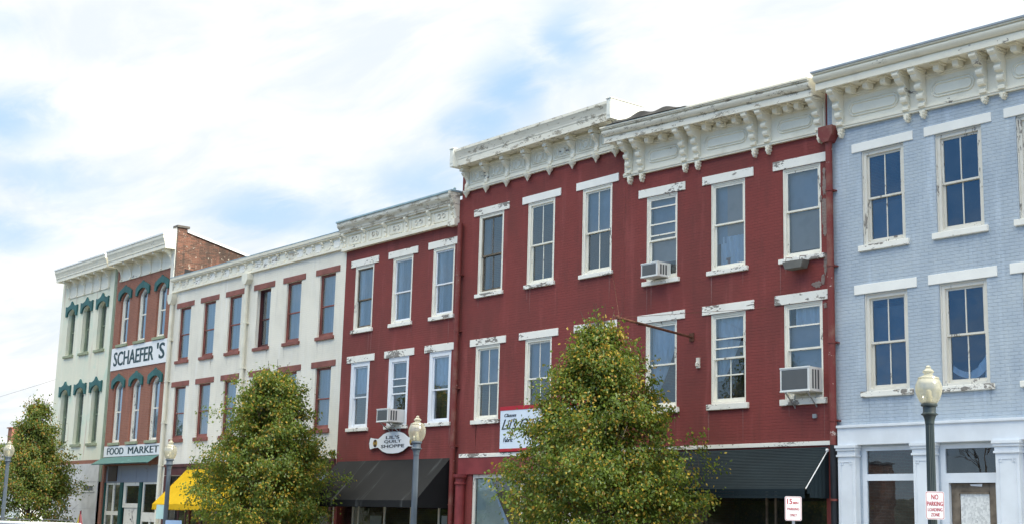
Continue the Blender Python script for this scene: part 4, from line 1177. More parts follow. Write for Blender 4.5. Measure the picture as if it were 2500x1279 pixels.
# ================================================================= corner market: brick half and pale green half
def arch_pts(x0, x1, zs, rise, n=9):
    return [(x0 + (x1 - x0) * k / n, zs + rise * math.sin(PI * k / n)) for k in range(n + 1)]

def arched_window(b, cx, w, z0, zs, rise, frame, wallmat, hood_pts, hoodz, sillm, rec, casing=0.13, curtain=None, glassm='glass', name='window'):
    """tall window with a segmental head; square opening in the wall with a brick spandrel filling the corners"""
    x0, x1 = cx - w / 2, cx + w / 2
    ztop = zs + rise
    s = MB()
    ap = arch_pts(x0 + .001, x1 - .001, zs, rise - 0.002)
    for k in range(len(ap) - 1):
        a, c = ap[k], ap[k + 1]
        s.prism([(a[0], a[1]), (c[0], c[1]), (c[0], ztop + 0.001), (a[0], ztop + 0.001)], 0.002, 0.2, 'y')
    f = MB()
    yc = rec
    f.box(x0 + .002, x0 + casing, yc, yc + 0.14, z0, zs); f.box(x1 - casing, x1 - .002, yc, yc + 0.14, z0, zs)
    outer = arch_pts(x0 + .002, x1 - .002, zs, rise - 0.004, 10); inner = arch_pts(x0 + casing, x1 - casing, zs, rise - casing, 10)
    for k in range(10):
        f.prism([outer[k], outer[k + 1], inner[k + 1], inner[k]], yc, yc + 0.14, 'y')
    f.box(x0 + casing, x1 - casing, yc, yc + 0.14, z0, z0 + 0.07)
    o = f.build(name, frame, b)
    s.build('spandrel', wallmat, o)
    zr = z0 + (ztop - z0) * 0.5
    q = MB(); ix0, ix1 = x0 + casing, x1 - casing
    y = yc + 0.05
    q.box(ix0, ix1, y, y + 0.04, zr - 0.03, zr + 0.03); q.box(ix0, ix0 + 0.04, y + .002, y + 0.038, z0 + 0.07, zs); q.box(ix1 - 0.04, ix1, y + .002, y + 0.038, z0 + 0.07, zs); q.box(ix0, ix1, y + .001, y + 0.04, z0 + 0.07, z0 + 0.13)
    q.build('sash', frame, o)
    g = MB(); g.quad([(ix0, y + 0.02, z0 + 0.07), (ix1, y + 0.02, z0 + 0.07), (ix1, y + 0.02, zs), *[(a, y + 0.02, c) for a, c in reversed(inner[1:-1])], (ix0, y + 0.02, zs)])
    g.build('pane', glassm, o)
    # hood
    hp = [(cx + a * 0.9, hoodz + c) for a, c in hood_pts]
    h = MB()
    n2_ = len(hp) // 2
    for k in range(n2_ - 1):
        h.prism([hp[k], hp[k + 1], hp[len(hp) - 2 - k], hp[len(hp) - 1 - k]], -0.085, -0.003, 'y')
    h.build('window_hood', 'hood_green', o, bevel=0.008)
    l = MB(); l.box(cx - w / 2 - 0.13, cx + w / 2 + 0.13, -0.09, rec - 0.005, z0 - 0.13, z0 - 0.002); l.build('sill', sillm, o, bevel=0.008)
    if curtain:
        c = MB(); c.quad([(ix0, yc + 0.16, z0), (ix1, yc + 0.16, z0), (ix1, yc + 0.16, ztop), (ix0, yc + 0.16, ztop)]); c.build('curtain', curtain, o)
    return o
# hood outline: outer edge left to right then inner edge right to left (paired)
hood_arch = [(-.84, -.30), (-.84, .06), (-.70, .14), (-.55, .19), (-.38, .26), (-.12, .32), (0, .40), (.12, .32), (.38, .26), (.55, .19), (.70, .14), (.84, .06), (.84, -.30),
             (.62, -.30), (.60, -.20), (.54, -.13), (.46, -.08), (.34, -.02), (.12, .03), (0, .04), (-.12, .03), (-.34, -.02), (-.46, -.08), (-.54, -.13), (-.60, -.20), (-.62, -.30)]
hood_point = [(-.84, -.40), (-.84, -.06), (-.86, .15), (-.66, .11), (-.45, .13), (-.2, .20), (0, .38), (.2, .20), (.45, .13), (.66, .11), (.86, .15), (.84, -.06), (.84, -.40),
              (.64, -.40), (.60, -.28), (.54, -.20), (.46, -.15), (.34, -.10), (.14, -.06), (0, -.05), (-.14, -.06), (-.34, -.10), (-.46, -.15), (-.54, -.20), (-.60, -.28), (-.64, -.40)]
xM0, xM1 = -64.30, -57.885
Mh = thing('shop_house', ((xM0 + xM1) / 2, 0, gz(-61)), 'unpainted red brick food market building with white lettered panels', 'building', 'connected shop buildings along the street')
Mwin = [-63.14, -61.12, -59.02]
w_ = 1.0
holes = []
for c in Mwin:
    holes += [(c - w_ / 2, c + w_ / 2, 9.55, 12.06), (c - w_ / 2, c + w_ / 2, 4.86, 7.78)]
shell(Mh, xM0, xM1, 13.6, 'bare_brick', holes + [(-64.05, -58.0, gz(-61) - 0.1, 3.78)], 4.2)
for c in Mwin:
    arched_window(Mh, c, w_, 9.55, 11.72, 0.34, 'frame_cream', 'bare_brick', hood_arch, 12.02, 'sill_olive', 0.10, curtain='curtain_grey')
    arched_window(Mh, c, w_, 4.86, 7.44, 0.34, 'frame_cream', 'bare_brick', hood_arch, 7.74, 'sill_olive', 0.10, curtain='curtain')
def market_cornice(b, x0, x1, z0, xs, over, lx, rx):
    c = MB()
    prof = [(0.0, 13.42), (-over, 13.42), (-over, 13.58), (-over - 0.03, 13.60), (-over - 0.03, 13.66), (-over - 0.07, 13.78), (-over - 0.12, 13.88), (-over - 0.13, 14.02), (0.0, 14.02)]
    c.prism(prof, x0 - lx, x1 + rx, 'x')
    o = c.build('cornice', 'cornice_cream', b)
    t_ = MB(); t_.box(x0 - lx - 0.03, x1 + rx + 0.01, -over - 0.16, 0.5, 14.022, 14.09); t_.build('roof_edge', 'coping', o)
    f = MB(); f.box(x0, x1, -0.04, -0.003, z0, 13.418)
    f.build('frieze', 'cornice_cream', o)
    for x in xs:
        H = 13.41 - z0
        p = [(-0.041, z0 - 0.02), (-0.12, z0 - 0.02), (-0.12, z0 + 0.06), (-0.08, z0 + 0.10), (-0.08, z0 + 0.2)]
        for k in range(1, 8):
            q = k / 7
            p.append((-0.08 - (over * 0.9 - 0.08) * (1 - math.cos(q * PI / 2)), z0 + 0.2 + (H - 0.3) * math.sin(q * PI / 2)))
        p += [(-over * 0.9, 13.41), (-0.041, 13.41)]
        b_ = MB(); b_.prism(p, x - 0.05, x + 0.05, 'x')
        b_.build('bracket', 'cornice_cream', o, bevel=0.006)
        p_ = MB(); p_.lathe(x, -0.16 - over * 0.1, [(0.005, z0 + 0.50), (0.035, z0 + 0.53), (0.035, z0 + 0.57), (0.005, z0 + 0.60)], 8); p_.build('knob', 'cornice_cream', o)
    return o
market_cornice(Mh, -63.82, -58.12, 12.64, [-63.74, -62.62, -61.5, -60.38, -59.26, -58.20], 0.56, 0.45, 0.30)
# panels
s1 = MB(); s1.box(-64.27, -57.93, -0.03, -0.003, 8.32, 9.40); s1.build('name_panel', 'sign_white', Mh, label='long white painted panel with dark block letters between the two window rows')
text('lettering', "SCHAEFER", -63.95, -59.45, 8.52, 9.20, -0.031, 'ink_green', Mh, bold=0.008, dup=0.05)
text('lettering', "'S", -59.10, -58.28, 8.52, 9.27, -0.031, 'ink_green', Mh, bold=0.008, dup=0.05)
s1 = MB(); s1.box(-64.22, -57.93, -0.035, -0.003, 4.20, 4.70); s1.build('name_panel', 'sign_white', Mh, label='narrow white panel with food market lettering above the green hood')
text('lettering', "FOOD", -63.84, -61.96, 4.30, 4.61, -0.036, 'ink_green', Mh, dup=0.045)
text('lettering', "MARKET", -61.42, -58.14, 4.30, 4.61, -0.036, 'ink_green', Mh, dup=0.045)
# parapet pier and sloping side wall with coping
pp = MB()
pp.box(-58.02, -57.75, -0.02, 0.42, 11.6, 14.42)
pp.build('parapet_pier', 'side_brick', Mh)
pc = MB(); pc.box(-58.16, -57.68, -0.10, 0.52, 14.422, 14.53); pc.box(-58.02, -57.752, -0.045, -0.0205, 11.6, 14.40, 0); pc.build('pier_cap', 'cap_dark', Mh, bevel=0.01)
pf = MB(); pf.box(-58.14, -57.80, -0.075, -0.0455, 11.0, 14.42); pf.build('corner_board', 'frame_cream', Mh)
pw = MB(); pw.prism([(0.425, 11.0), (9.0, 11.0), (9.0, 12.35), (0.425, 14.25)], -57.98, -57.78, 'x'); pw.build('side_parapet', 'side_brick', Mh, label='exposed weathered brick side wall rising above the cream house roof')
pw = MB(); pw.prism([(0.425, 14.253), (9.0, 12.353), (9.0, 12.46), (0.425, 14.36)], -58.05, -57.70, 'x'); pw.build('coping', 'coping', Mh)
bk = MB(); bk.prism([(0.43, 11.0), (1.6, 11.0), (1.6, 12.15), (0.9, 12.55), (0.43, 12.6)], -57.778, -57.765, 'x'); bk.build('tar_patch', 'tar', Mh)
# green hood and shop front
hd = MB()
n = 14
for i in range(n):
    for j in range(6):
        def HP(u, v):
            xl = -64.15 + (-57.95 + 64.15) * u
            zz = 4.18 - 0.34 * v ** 1.2
            if u > 0.86: pass
            return (xl, -0.02 - 0.62 * v * (1 if u < 0.9 else 1 - (u - 0.9) * 1.5), zz)
        u0, u1, v0, v1 = i / n, (i + 1) / n, j / 6, (j + 1) / 6
        hd.quad([HP(u0, v0), HP(u1, v0), HP(u1, v1), HP(u0, v1)])
hd.quad([(-64.15, -0.02, 4.17), (-64.15, -0.64, 3.84), (-64.15, -0.02, 3.84)])
hd.quad([(-64.15, -0.64, 3.835), (-57.95, -0.55, 3.835), (-57.95, -0.55, 3.80), (-64.15, -0.64, 3.80)])
hd.build('hood', 'awning_green', Mh, label='shallow faded green sheet hood over the shop front')
pn = MB(); pn.box(-64.05, -58.0, 0.10, 0.14, 3.0, 3.775)
pn.box(-62.3, -62.28, 0.09, 0.10, 3.0, 3.775); pn.box(-60.6, -60.58, 0.09, 0.10, 3.0, 3.775); pn.box(-59.4, -59.38, 0.09, 0.10, 3.0, 3.775)
pn.build('upper_panel', 'grey_panel', Mh)
vt = MB(); vt.box(-63.72, -62.74, 0.06, 0.099, 3.06, 3.77); vt.build('vent', 'brown', Mh)
for (a, c) in ((-64.04, -63.92), (-62.20, -61.90), (-60.06, -59.78)):
    gp = MB(); gp.box(a, c, 0.04, 0.16, gz(a), 2.995); gp.build('green_post', 'green_trim', Mh)
bp_ = MB(); bp_.box(-64.6, -64.06, -0.03, -0.003, gz(-64.3), 3.05); bp_.build('brick_pier', 'bare_brick', Mh)
shopwin(Mh, -63.9, -62.22, [(-63.80, -63.12, 1.68, 2.90), (-62.96, -62.26, 1.68, 2.90), (-63.80, -63.12, 0.3, 1.50), (-62.96, -62.26, 0.3, 1.50)], 0.10, 'frame_tan', gz(-63), 2.99)
shopwin(Mh, -61.88, -60.08, [(-61.62, -60.2, 2.05, 2.84)], 0.10, 'frame_tan', 1.85, 2.99, name='transom')
shopwin(Mh, -59.76, -58.02, [(-59.64, -58.10, 1.66, 2.91), (-59.64, -58.9, 0.3, 1.25), (-58.8, -58.1, 0.3, 1.25)], 0.10, 'frame_tan', gz(-59), 2.99)
dd = MB(); dd.box(-61.75, -60.12, 0.14, 0.18, gz(-61), 1.84); dd.box(-61.6, -60.3, 0.13, 0.139, 0.9, 1.75); db = dd.build('door', 'frame_tan', Mh); 
hb = MB(); hb.lathe(-60.9, 0.12, [(0.005, 1.30), (0.03, 1.31), (0.03, 1.35), (0.005, 1.36)], 8); hb.build('knob', 'brown', db)

xG0, xG1 = -71.50, -64.305
Gh = thing('shop_house', ((xG0 + xG1) / 2, 0, gz(-68)), 'faded pale green painted building with peaked green hoods at the left corner', 'building', 'connected shop buildings along the street')
Gwin = [-69.93, -67.91, -65.90]
holes = []
for c in Gwin:
    holes += [(c - .5, c + .5, 9.52, 11.95), (c - .5, c + .5, 4.92, 7.78)]
shell(Gh, xG0, xG1, 13.6, 'pale_stucco', holes, 4.1)
for c in Gwin:
    arched_window(Gh, c, 1.0, 9.52, 11.66, 0.28, 'jamb_green', 'pale_stucco', hood_point, 11.98, 'sill_olive', 0.17, 0.10, curtain='blind_dark')
    arched_window(Gh, c, 1.0, 4.92, 7.49, 0.28, 'jamb_green', 'pale_stucco', hood_point, 7.80, 'sill_olive', 0.17, 0.10, curtain='blind_dark')
market_cornice(Gh, -70.48, -65.22, 12.52, [-70.40, -69.39, -68.38, -67.36, -66.33, -65.30], 0.50, 0.78, 0.62)
cb = MB(); cb.box(-64.60, -64.33, -0.03, -0.003, gz(-64), 13.4); cb.build('corner_board', 'jamb_green', Gh)
bb = MB(); bb.box(-71.45, -64.62, -0.02, -0.003, 3.92, 4.10); bb.build('brick_band', 'bare_brick', Gh)
gb = MB(); gb.box(-71.45, -64.62, -0.05, -0.003, gz(-70), 3.918); gb.box(-71.45, -64.62, -0.06, -0.0505, 3.06, 3.075); gb.box(-71.45, -64.62, -0.06, -0.0505, 1.78, 1.80); gb.build('lower_boarding', 'shop_grey', Gh)
vg = MB(); vg.box(-66.42, -65.0, -0.075, -0.051, 2.55, 2.62); vg.box(-66.42, -65.0, -0.075, -0.051, 2.84, 2.90); vg.box(-66.42, -66.3, -0.0755, -0.051, 2.62, 2.84); vg.box(-65.1, -65.0, -0.0755, -0.051, 2.62, 2.84)
vb = vg.build('vent', 'shop_grey', Gh)
v2 = MB(); v2.box(-66.3, -65.1, -0.056, -0.051, 2.62, 2.84); v2.build('vent_grille', 'ac_grille', vb)

# downpipes
downpipe(Dh, -20.77, 11.0, gz(-20.8), 0.085, -0.13, 'pipe_red', head=(11.34, 0.42, 0.40), low='pipe_black', zl=3.62, label='red downpipe with wide hopper, black below the awning')
downpipe(Ch, -35.88, 11.25, gz(-36), 0.085, -0.13, 'pipe_red')
downpipe(Ah, -57.62, 11.1, gz(-57), 0.085, -0.13, 'pipe_cream', head=(11.32, 0.46, 0.45))
downpipe(Ah, -50.55, 11.1, gz(-50), 0.085, -0.13, 'pipe_cream', head=(11.36, 0.50, 0.42))

# ================================================================= things fixed to the walls
def ac_unit(x0, x1, z0, z1, yo, label, brackets=True, grille_y=True):
    t = thing('air_conditioner', ((x0 + x1) / 2, 0, z0), label, 'air conditioner', 'window air conditioners')
    b_ = MB(); b_.box(x0, x1, -yo, 0.10, z0, z1); b_.box(x0 - 0.008, x1 + 0.008, -yo - 0.012, -yo + 0.05, z1 - 0.03, z1 + 0.008); b_.box(x0 - 0.008, x1 + 0.008, -yo - 0.012, -yo + 0.05, z0 - 0.008, z0 + 0.03)
    b_.build('body', 'ac_white', t, bevel=0.008)
    g_ = MB(); g_.box(x0 + 0.05, x1 - 0.06, -yo - 0.004, -yo + 0.01, z0 + 0.05, z1 - 0.05); g_.build('grille', 'ac_grille', t)
    for k in range(3):
        s_ = MB(); a = -yo + 0.10 + k * 0.10
        s_.box(x1 - 0.002, x1 + 0.003, a, a + 0.06, z0 + 0.06, z1 - 0.06); s_.build('side_louvre', 'ac_grille', t)
    if brackets:
        for xx in (x0 + 0.10, x1 - 0.14):
            k_ = MB(); k_.tube([(xx, -yo + 0.08, z0 - 0.005), (xx, -0.02, z0 - 0.34)], 0.018, 6); k_.tube([(xx, -0.02, z0 - 0.02), (xx, -0.02, z0 - 0.36)], 0.014, 6); k_.build('strut', 'galv', t)
    return t
ac_unit(-27.02, -26.38, 8.31, 8.70, 0.42, 'white window air conditioner with dark grille in the highest row of windows', False)
ac_unit(-22.10, -21.20, 4.90, 5.48, 0.45, 'largest white window air conditioner, on metal struts above the slatted awning')
ac_unit(-39.65, -38.95, 4.86, 5.30, 0.62, 'white window air conditioner above the oval shop sign', True)

# planter trough and pot plant
t = MB(); t.prism([(-22.10, 8.13), (-21.44, 8.13), (-21.52, 7.93), (-22.02, 7.93)], -0.34, -0.08, 'y')
tr_ = t.build('planter_trough', 'planter', origin=(-21.77, -0.2, 7.93), bevel=0.012, warp=warpD); tag(tr_, 'grey trough planter hooked on the sill of the upper right red window', 'planter')
hk = MB()
for xx in (-22.0, -21.56): hk.tube([(xx, -0.33, 8.10), (xx, -0.30, 8.22), (xx, -0.06, 8.26), (xx, -0.03, 8.28)], 0.010, 6)
hk.build('hook', 'rust', tr_, warp=warpD)
pt = thing('pot_plant', (-24.35, 0.28, 8.36), 'green pot plant in a terracotta pot behind the window glass of the middle upper window', 'plant')
p_ = MB(); p_.lathe(-24.35, 0.28, [(0.07, 8.36), (0.10, 8.54), (0.12, 8.55), (0.12, 8.60)], 14); p_.build('pot', 'terracotta', pt)
lf = MB(); random.seed(9)
for k in range(260):
    c = Vector((-24.22 + random.gauss(0, 0.13), 0.28 + random.gauss(0, 0.03), 8.60 + random.gauss(0, 0.10)))
    a = Vector((random.gauss(0, 1), random.gauss(0, 1), random.gauss(0, 1))).normalized() * 0.03; d = a.cross(Vector((random.random(), random.random(), 1))).normalized() * 0.02
    lf.quad([c - a, c - d, c + a, c + d])
lf.build('leaves', 'leaf_pot', pt)

# old sign bracket pole
t = thing('sign_pole', (-25.48, 0, 6.59), 'rusty iron pole jutting from the red wall beside the tree top', 'pole')
m_ = MB(); m_.tube([(-25.48, -0.01, 6.59), (-25.48, -2.7, 6.81)], 0.035, 8); m_.build('pole', 'rust', t)
m_ = MB(); m_.box(-25.56, -25.40, -0.03, -0.002, 6.48, 6.70); m_.lathe(-25.48, -2.7, [(0.02, 6.76), (0.05, 6.78), (0.05, 6.84), (0.02, 6.87)], 8); m_.build('wall_plate', 'rust', t)
m_ = MB(); m_.tube([(-25.48, -2.65, 6.84), (-28.6, -0.02, 8.7)], 0.006, 5); m_.tube([(-25.48, -2.6, 6.82), (-22.9, -0.02, 7.1)], 0.006, 5); m_.build('guy_wire', 'rust', t)
# small wall fittings
m_ = MB(); m_.box(-25.28, -25.18, -0.06, -0.002, 5.75, 6.02); m_.lathe(-25.23, -0.09, [(0.01, 5.78), (0.035, 5.80), (0.035, 5.88), (0.01, 5.9)], 8)
tag(m_.build('meter_box', 'frame_tan', origin=(-25.23, 0, 5.75)), 'small pale fitting on the red wall left of the middle lower window', 'fitting')
m_ = MB(); m_.box(-21.45, -21.34, -0.05, -0.002, 4.28, 4.38)
tag(m_.build('junction_box', 'galv', origin=(-21.4, 0, 4.28)), 'tiny grey box on the red wall above the slatted awning near the downpipe', 'fitting')

# quilt shop board
t = thing('shop_sign', (-31.3, 0, 3.76), 'big rectangular white signboard with red top and bottom edges, partly hidden by the tree', 'sign')
m_ = MB(); m_.box(-33.50, -29.0, -0.10, -0.064, 3.76, 5.11); m_.build('board', 'sign_blue_white', t)
m_ = MB(); m_.box(-33.51, -28.99, -0.108, -0.1005, 5.0, 5.12); m_.box(-33.51, -28.99, -0.108, -0.1005, 3.75, 3.84); m_.build('border', 'sign_red', t)
text('lettering', "Classes", -33.30, -32.72, 4.80, 4.90, -0.101, 'ink', t, shear=0.3, dup=0.008)
text('lettering', "Lil's Quilt Shoppe", -33.42, -30.0, 4.32, 4.74, -0.101, 'ink', t, shear=0.45, dup=0.012)
text('lettering', "Fabric", -33.33, -32.86, 4.04, 4.17, -0.101, 'ink', t, shear=0.3, dup=0.008)

# oval sign
t = thing('shop_sign', (-39.3, 0, 3.8), 'small white oval sign with pointed shoulders hung above the black awning', 'sign')
def oval_outline(s=1.0):
    cx, cz = -39.36, 4.20
    half = [(0, .375), (.35, .36), (.62, .30), (.80, .21), (.93, .15), (1.15, .16), (1.42, .20), (1.46, .14), (1.50, 0)]
    pts = half + [(a, -c) for a, c in reversed(half[:-1])]
    full = pts + [(-a, c) for a, c in reversed(pts[1:-1])]
    return [(cx + a * s, cz + c * s) for a, c in full]
m_ = MB(); m_.prism(oval_outline(1.02), -0.088, -0.07, 'y'); m_.build('edge', 'ink', t)
m_ = MB(); m_.prism(oval_outline(0.985), -0.10, -0.0885, 'y'); m_.build('board', 'sign_white', t)
text('lettering', "LIL'S", -39.80, -38.98, 4.325, 4.435, -0.101, 'ink', t, bold=0.012)
text('lettering', "QUILT", -39.90, -38.86, 4.175, 4.285, -0.101, 'ink', t, bold=0.012)
text('lettering', "SHOPPE", -40.08, -38.68, 4.025, 4.135, -0.101, 'ink', t, bold=0.012)
for cx in (-40.46, -38.24):
    m_ = MB()
    for (a0, a1, mm) in ((0, 1, 0), (1, 2, 1), (2, 3, 0), (3, 4, 1)):
        pts = [(cx, 4.20)] + [(cx + 0.13 * math.sin((a0 + (a1 - a0) * k / 5) * PI / 2 + PI / 4), 4.20 + 0.13 * math.cos((a0 + (a1 - a0) * k / 5) * PI / 2 + PI / 4)) for k in range(6)]
        m_.prism(pts, -0.106, -0.101, 'y', mm)
    m_.build('emblem', ['gold', 'brown'], t)

def drips(b, wins, z0, half, mat, n, seed, warp=None):
    rg = random.Random(seed)
    for c in wins:
        for k in range(n):
            x = c + rg.choice((-1, 1)) * half * rg.uniform(0.55, 1.0)
            L, w0 = rg.uniform(0.25, 0.9), rg.uniform(0.012, 0.035)
            m_ = MB(); pts = []
            q = 7
            for t_ in range(q + 1): pts.append((x - w0 * (1 - t_ / q) * rg.uniform(0.5, 1) - 0.004, z0 - L * t_ / q))
            for t_ in range(q, -1, -1): pts.append((x + w0 * (1 - t_ / q) * rg.uniform(0.5, 1) + 0.004, z0 - L * t_ / q))
            m_.prism(pts, -0.0035, -0.001, 'y'); m_.build('stain', mat, b, warp=warp)
drips(Dh, Dwin, 8.14, .7, 'run_red', 2, 1, warpD); drips(Dh, Dwin, 4.61, .7, 'run_red', 2, 2)
drips(Ch, Cwin, 8.67, .7, 'run_red', 2, 3); drips(Ch, Cwin[:2], 4.63, .7, 'run_red', 2, 4)
drips(Bh, Bwin, 8.17, .7, 'run_red', 2, 5); drips(Bh, Bwin, 4.65, .7, 'run_red', 2, 6)
drips(Ah, Awin, 8.13, .62, 'run_cream', 2, 7); drips(Ah, Awin, 4.67, .62, 'run_cream', 2, 8)
drips(E, Ewin[:3], 4.69, .7, 'run_blue', 1, 10)

# ================================================================= street lamps
LY = -4.5
def lamp(x, y, zg, label, iron, sc=1.0):
    """zg: height of the bottom of the globe"""
    g0 = gz(x)
    t = thing('street_lamp', (x, y, g0), label, 'street lamp', 'acorn globe street lamps along the kerb')
    z = zg
    p = MB()
    prof = [(0.30, g0), (0.30, g0 + 0.08), (0.27, g0 + 0.12), (0.25, g0 + 0.45), (0.20, g0 + 0.52), (0.18, g0 + 0.62), (0.125, g0 + 0.74), (0.105, g0 + 0.80)]
    p.lathe(x, y, prof, 28); p.build('base', iron, t, smooth=True)
    p = MB(); p.lathe(x, y, [(0.088, g0 + 0.80), (0.078, z - 0.36)], 32, flute=(0, 99)); p.build('pole', iron, t)
    p = MB(); p.lathe(x, y, [(0.085, z - 0.37), (0.085, z - 0.33), (0.095, z - 0.28), (0.12, z - 0.215), (0.152, z - 0.205), (0.155, z - 0.19), (0.12, z - 0.17), (0.115, z - 0.15), (0.118, z - 0.06), (0.15, z - 0.045), (0.152, z - 0.02), (0.14, z - 0.005), (0.13, z + 0.02)], 28)
    p.build('collar', iron, t, smooth=True)
    gp_ = [(0.135, 0.0), (0.175, 0.05), (0.215, 0.14), (0.238, 0.23), (0.24, 0.29), (0.23, 0.36), (0.20, 0.43), (0.185, 0.45), (0.195, 0.465), (0.19, 0.48), (0.15, 0.495), (0.10, 0.515), (0.078, 0.535), (0.075, 0.555), (0.10, 0.575), (0.102, 0.60), (0.075, 0.625), (0.045, 0.65), (0.048, 0.675), (0.03, 0.70), (0.004, 0.71)]
    p = MB(); p.lathe(x, y, [(a, z + c) for a, c in gp_], 32); p.build('globe', 'globe', t, smooth=True)
    p = MB(); p.lathe(x, y, [(0.05, z + 0.01), (0.06, z + 0.12), (0.045, z + 0.24), (0.01, z + 0.26)], 14); p.build('bulb', 'bulb', t, smooth=True)
    return t
lamp(-15.11, LY, 3.98, 'dark green fluted street lamp in front of the pale blue house', 'lamp_iron')
lamp(-31.60, LY, 3.76, 'blue grey street lamp in front of the black awning', 'lamp_grey')
lamp(-47.25, LY, 3.57, 'dark grey street lamp in front of the yellow awning', 'lamp_grey')
lamp(-62.9, -5.0, 3.95, 'street lamp partly hidden behind the leftmost tree', 'lamp_grey')

# ================================================================= small signs
def plate(name, w_, h_, mat, loc, rz, label, cat, border=None, lines=(), post=None, group=None, back=None):
    t = thing(name, loc, label, cat, group)
    m_ = MB()
    r = 0.035
    pts = []
    for (sx, sz, k) in ((1, 1, 0), (-1, 1, 1), (-1, -1, 2), (1, -1, 3)):
        for j in range(5):
            th = (k + j / 4) * PI / 2
            pts.append((sx * (w_ / 2 - r) + r * math.cos(th), sz * (h_ / 2 - r) + r * math.sin(th)))
    o3 = Vector(loc)
    m_.prism([(o3.x + a, o3.z + c) for a, c in pts], o3.y - 0.002, o3.y + 0.002, 'y')
    m_.build('plate', mat, t)
    if border:
        b_ = MB()
        def lp(ins):
            q = []; rr = r - ins * 0.6
            for (sx, sz, k) in ((1, 1, 0), (-1, 1, 1), (-1, -1, 2), (1, -1, 3)):
                for j in range(5):
                    th = (k + j / 4) * PI / 2
                    q.append((sx * (w_ / 2 - ins - rr) + rr * math.cos(th), sz * (h_ / 2 - ins - rr) + rr * math.sin(th)))
            return q
        a, c = lp(0.010), lp(0.018)
        for k in range(len(a)):
            k2 = (k + 1) % len(a)
            b_.prism([(o3.x + p[0], o3.z + p[1]) for p in (a[k], a[k2], c[k2], c[k])], o3.y - 0.0035, o3.y - 0.0021, 'y')
        b_.build('border', border, t)
    for (body, x0, x1, z0, z1, bold) in lines:
        text('lettering', body, o3.x + x0, o3.x + x1, o3.z + z0, o3.z + z1, o3.y - 0.0022, border, t, bold=bold * 0.5, depth=0.0012, dup=0.003)
    if post:
        p_ = MB(); g0 = gz(o3.x)
        p_.box(o3.x - 0.028, o3.x + 0.028, o3.y + 0.004, o3.y + 0.034, g0, o3.z + h_ / 2 - 0.03)
        p_.build('post', 'galv', t)
    t.rotation_euler = (0, 0, rz)
    return t
def face(x, y):  # turn the plate towards the camera side of the street
    return math.atan2(0 - x, 26.4 + y)
w1, h1 = 0.325, 0.50
plate('parking_sign', w1, h1, 'sign_white', (-14.94, -4.66, 2.13), R(33), 'white and red NO PARKING LOADING ZONE plate strapped to the dark green lamp post', 'sign', 'sign_red',
      [("NO", -0.06, 0.06, 0.105, 0.195, 0.02), ("PARKING", -0.135, 0.135, -0.01, 0.07, 0.02), ("LOADING", -0.125, 0.125, -0.105, -0.045, 0.01), ("ZONE", -0.075, 0.075, -0.195, -0.135, 0.01)])
plate('parking_sign', w1 + .005, h1 - 0.02, 'sign_white', (-18.34, -4.5, 2.05), R(37), 'white and red 15 MIN PARKING ONLY plate on a thin post under the slatted awning', 'sign', 'sign_red',
      [("15", -0.12, -0.02, 0.085, 0.19, 0.025), ("MIN", 0.0, 0.10, 0.085, 0.135, 0.01), ("PARKING", -0.115, 0.115, -0.035, 0.015, 0.01), ("ONLY", -0.07, 0.07, -0.155, -0.105, 0.01)], post=True)
plate('street_sign', 0.30, 0.50, 'sign_teal', (-47.38, -4.66, 1.68), R(50), 'blank pale teal plate on the lamp post by the yellow awning', 'sign')
plate('street_sign', 0.62, 0.40, 'sign_sky', (-46.35, -4.6, 1.20), R(40), 'light blue plate low beside the lamp post by the yellow awning', 'sign', post=True)


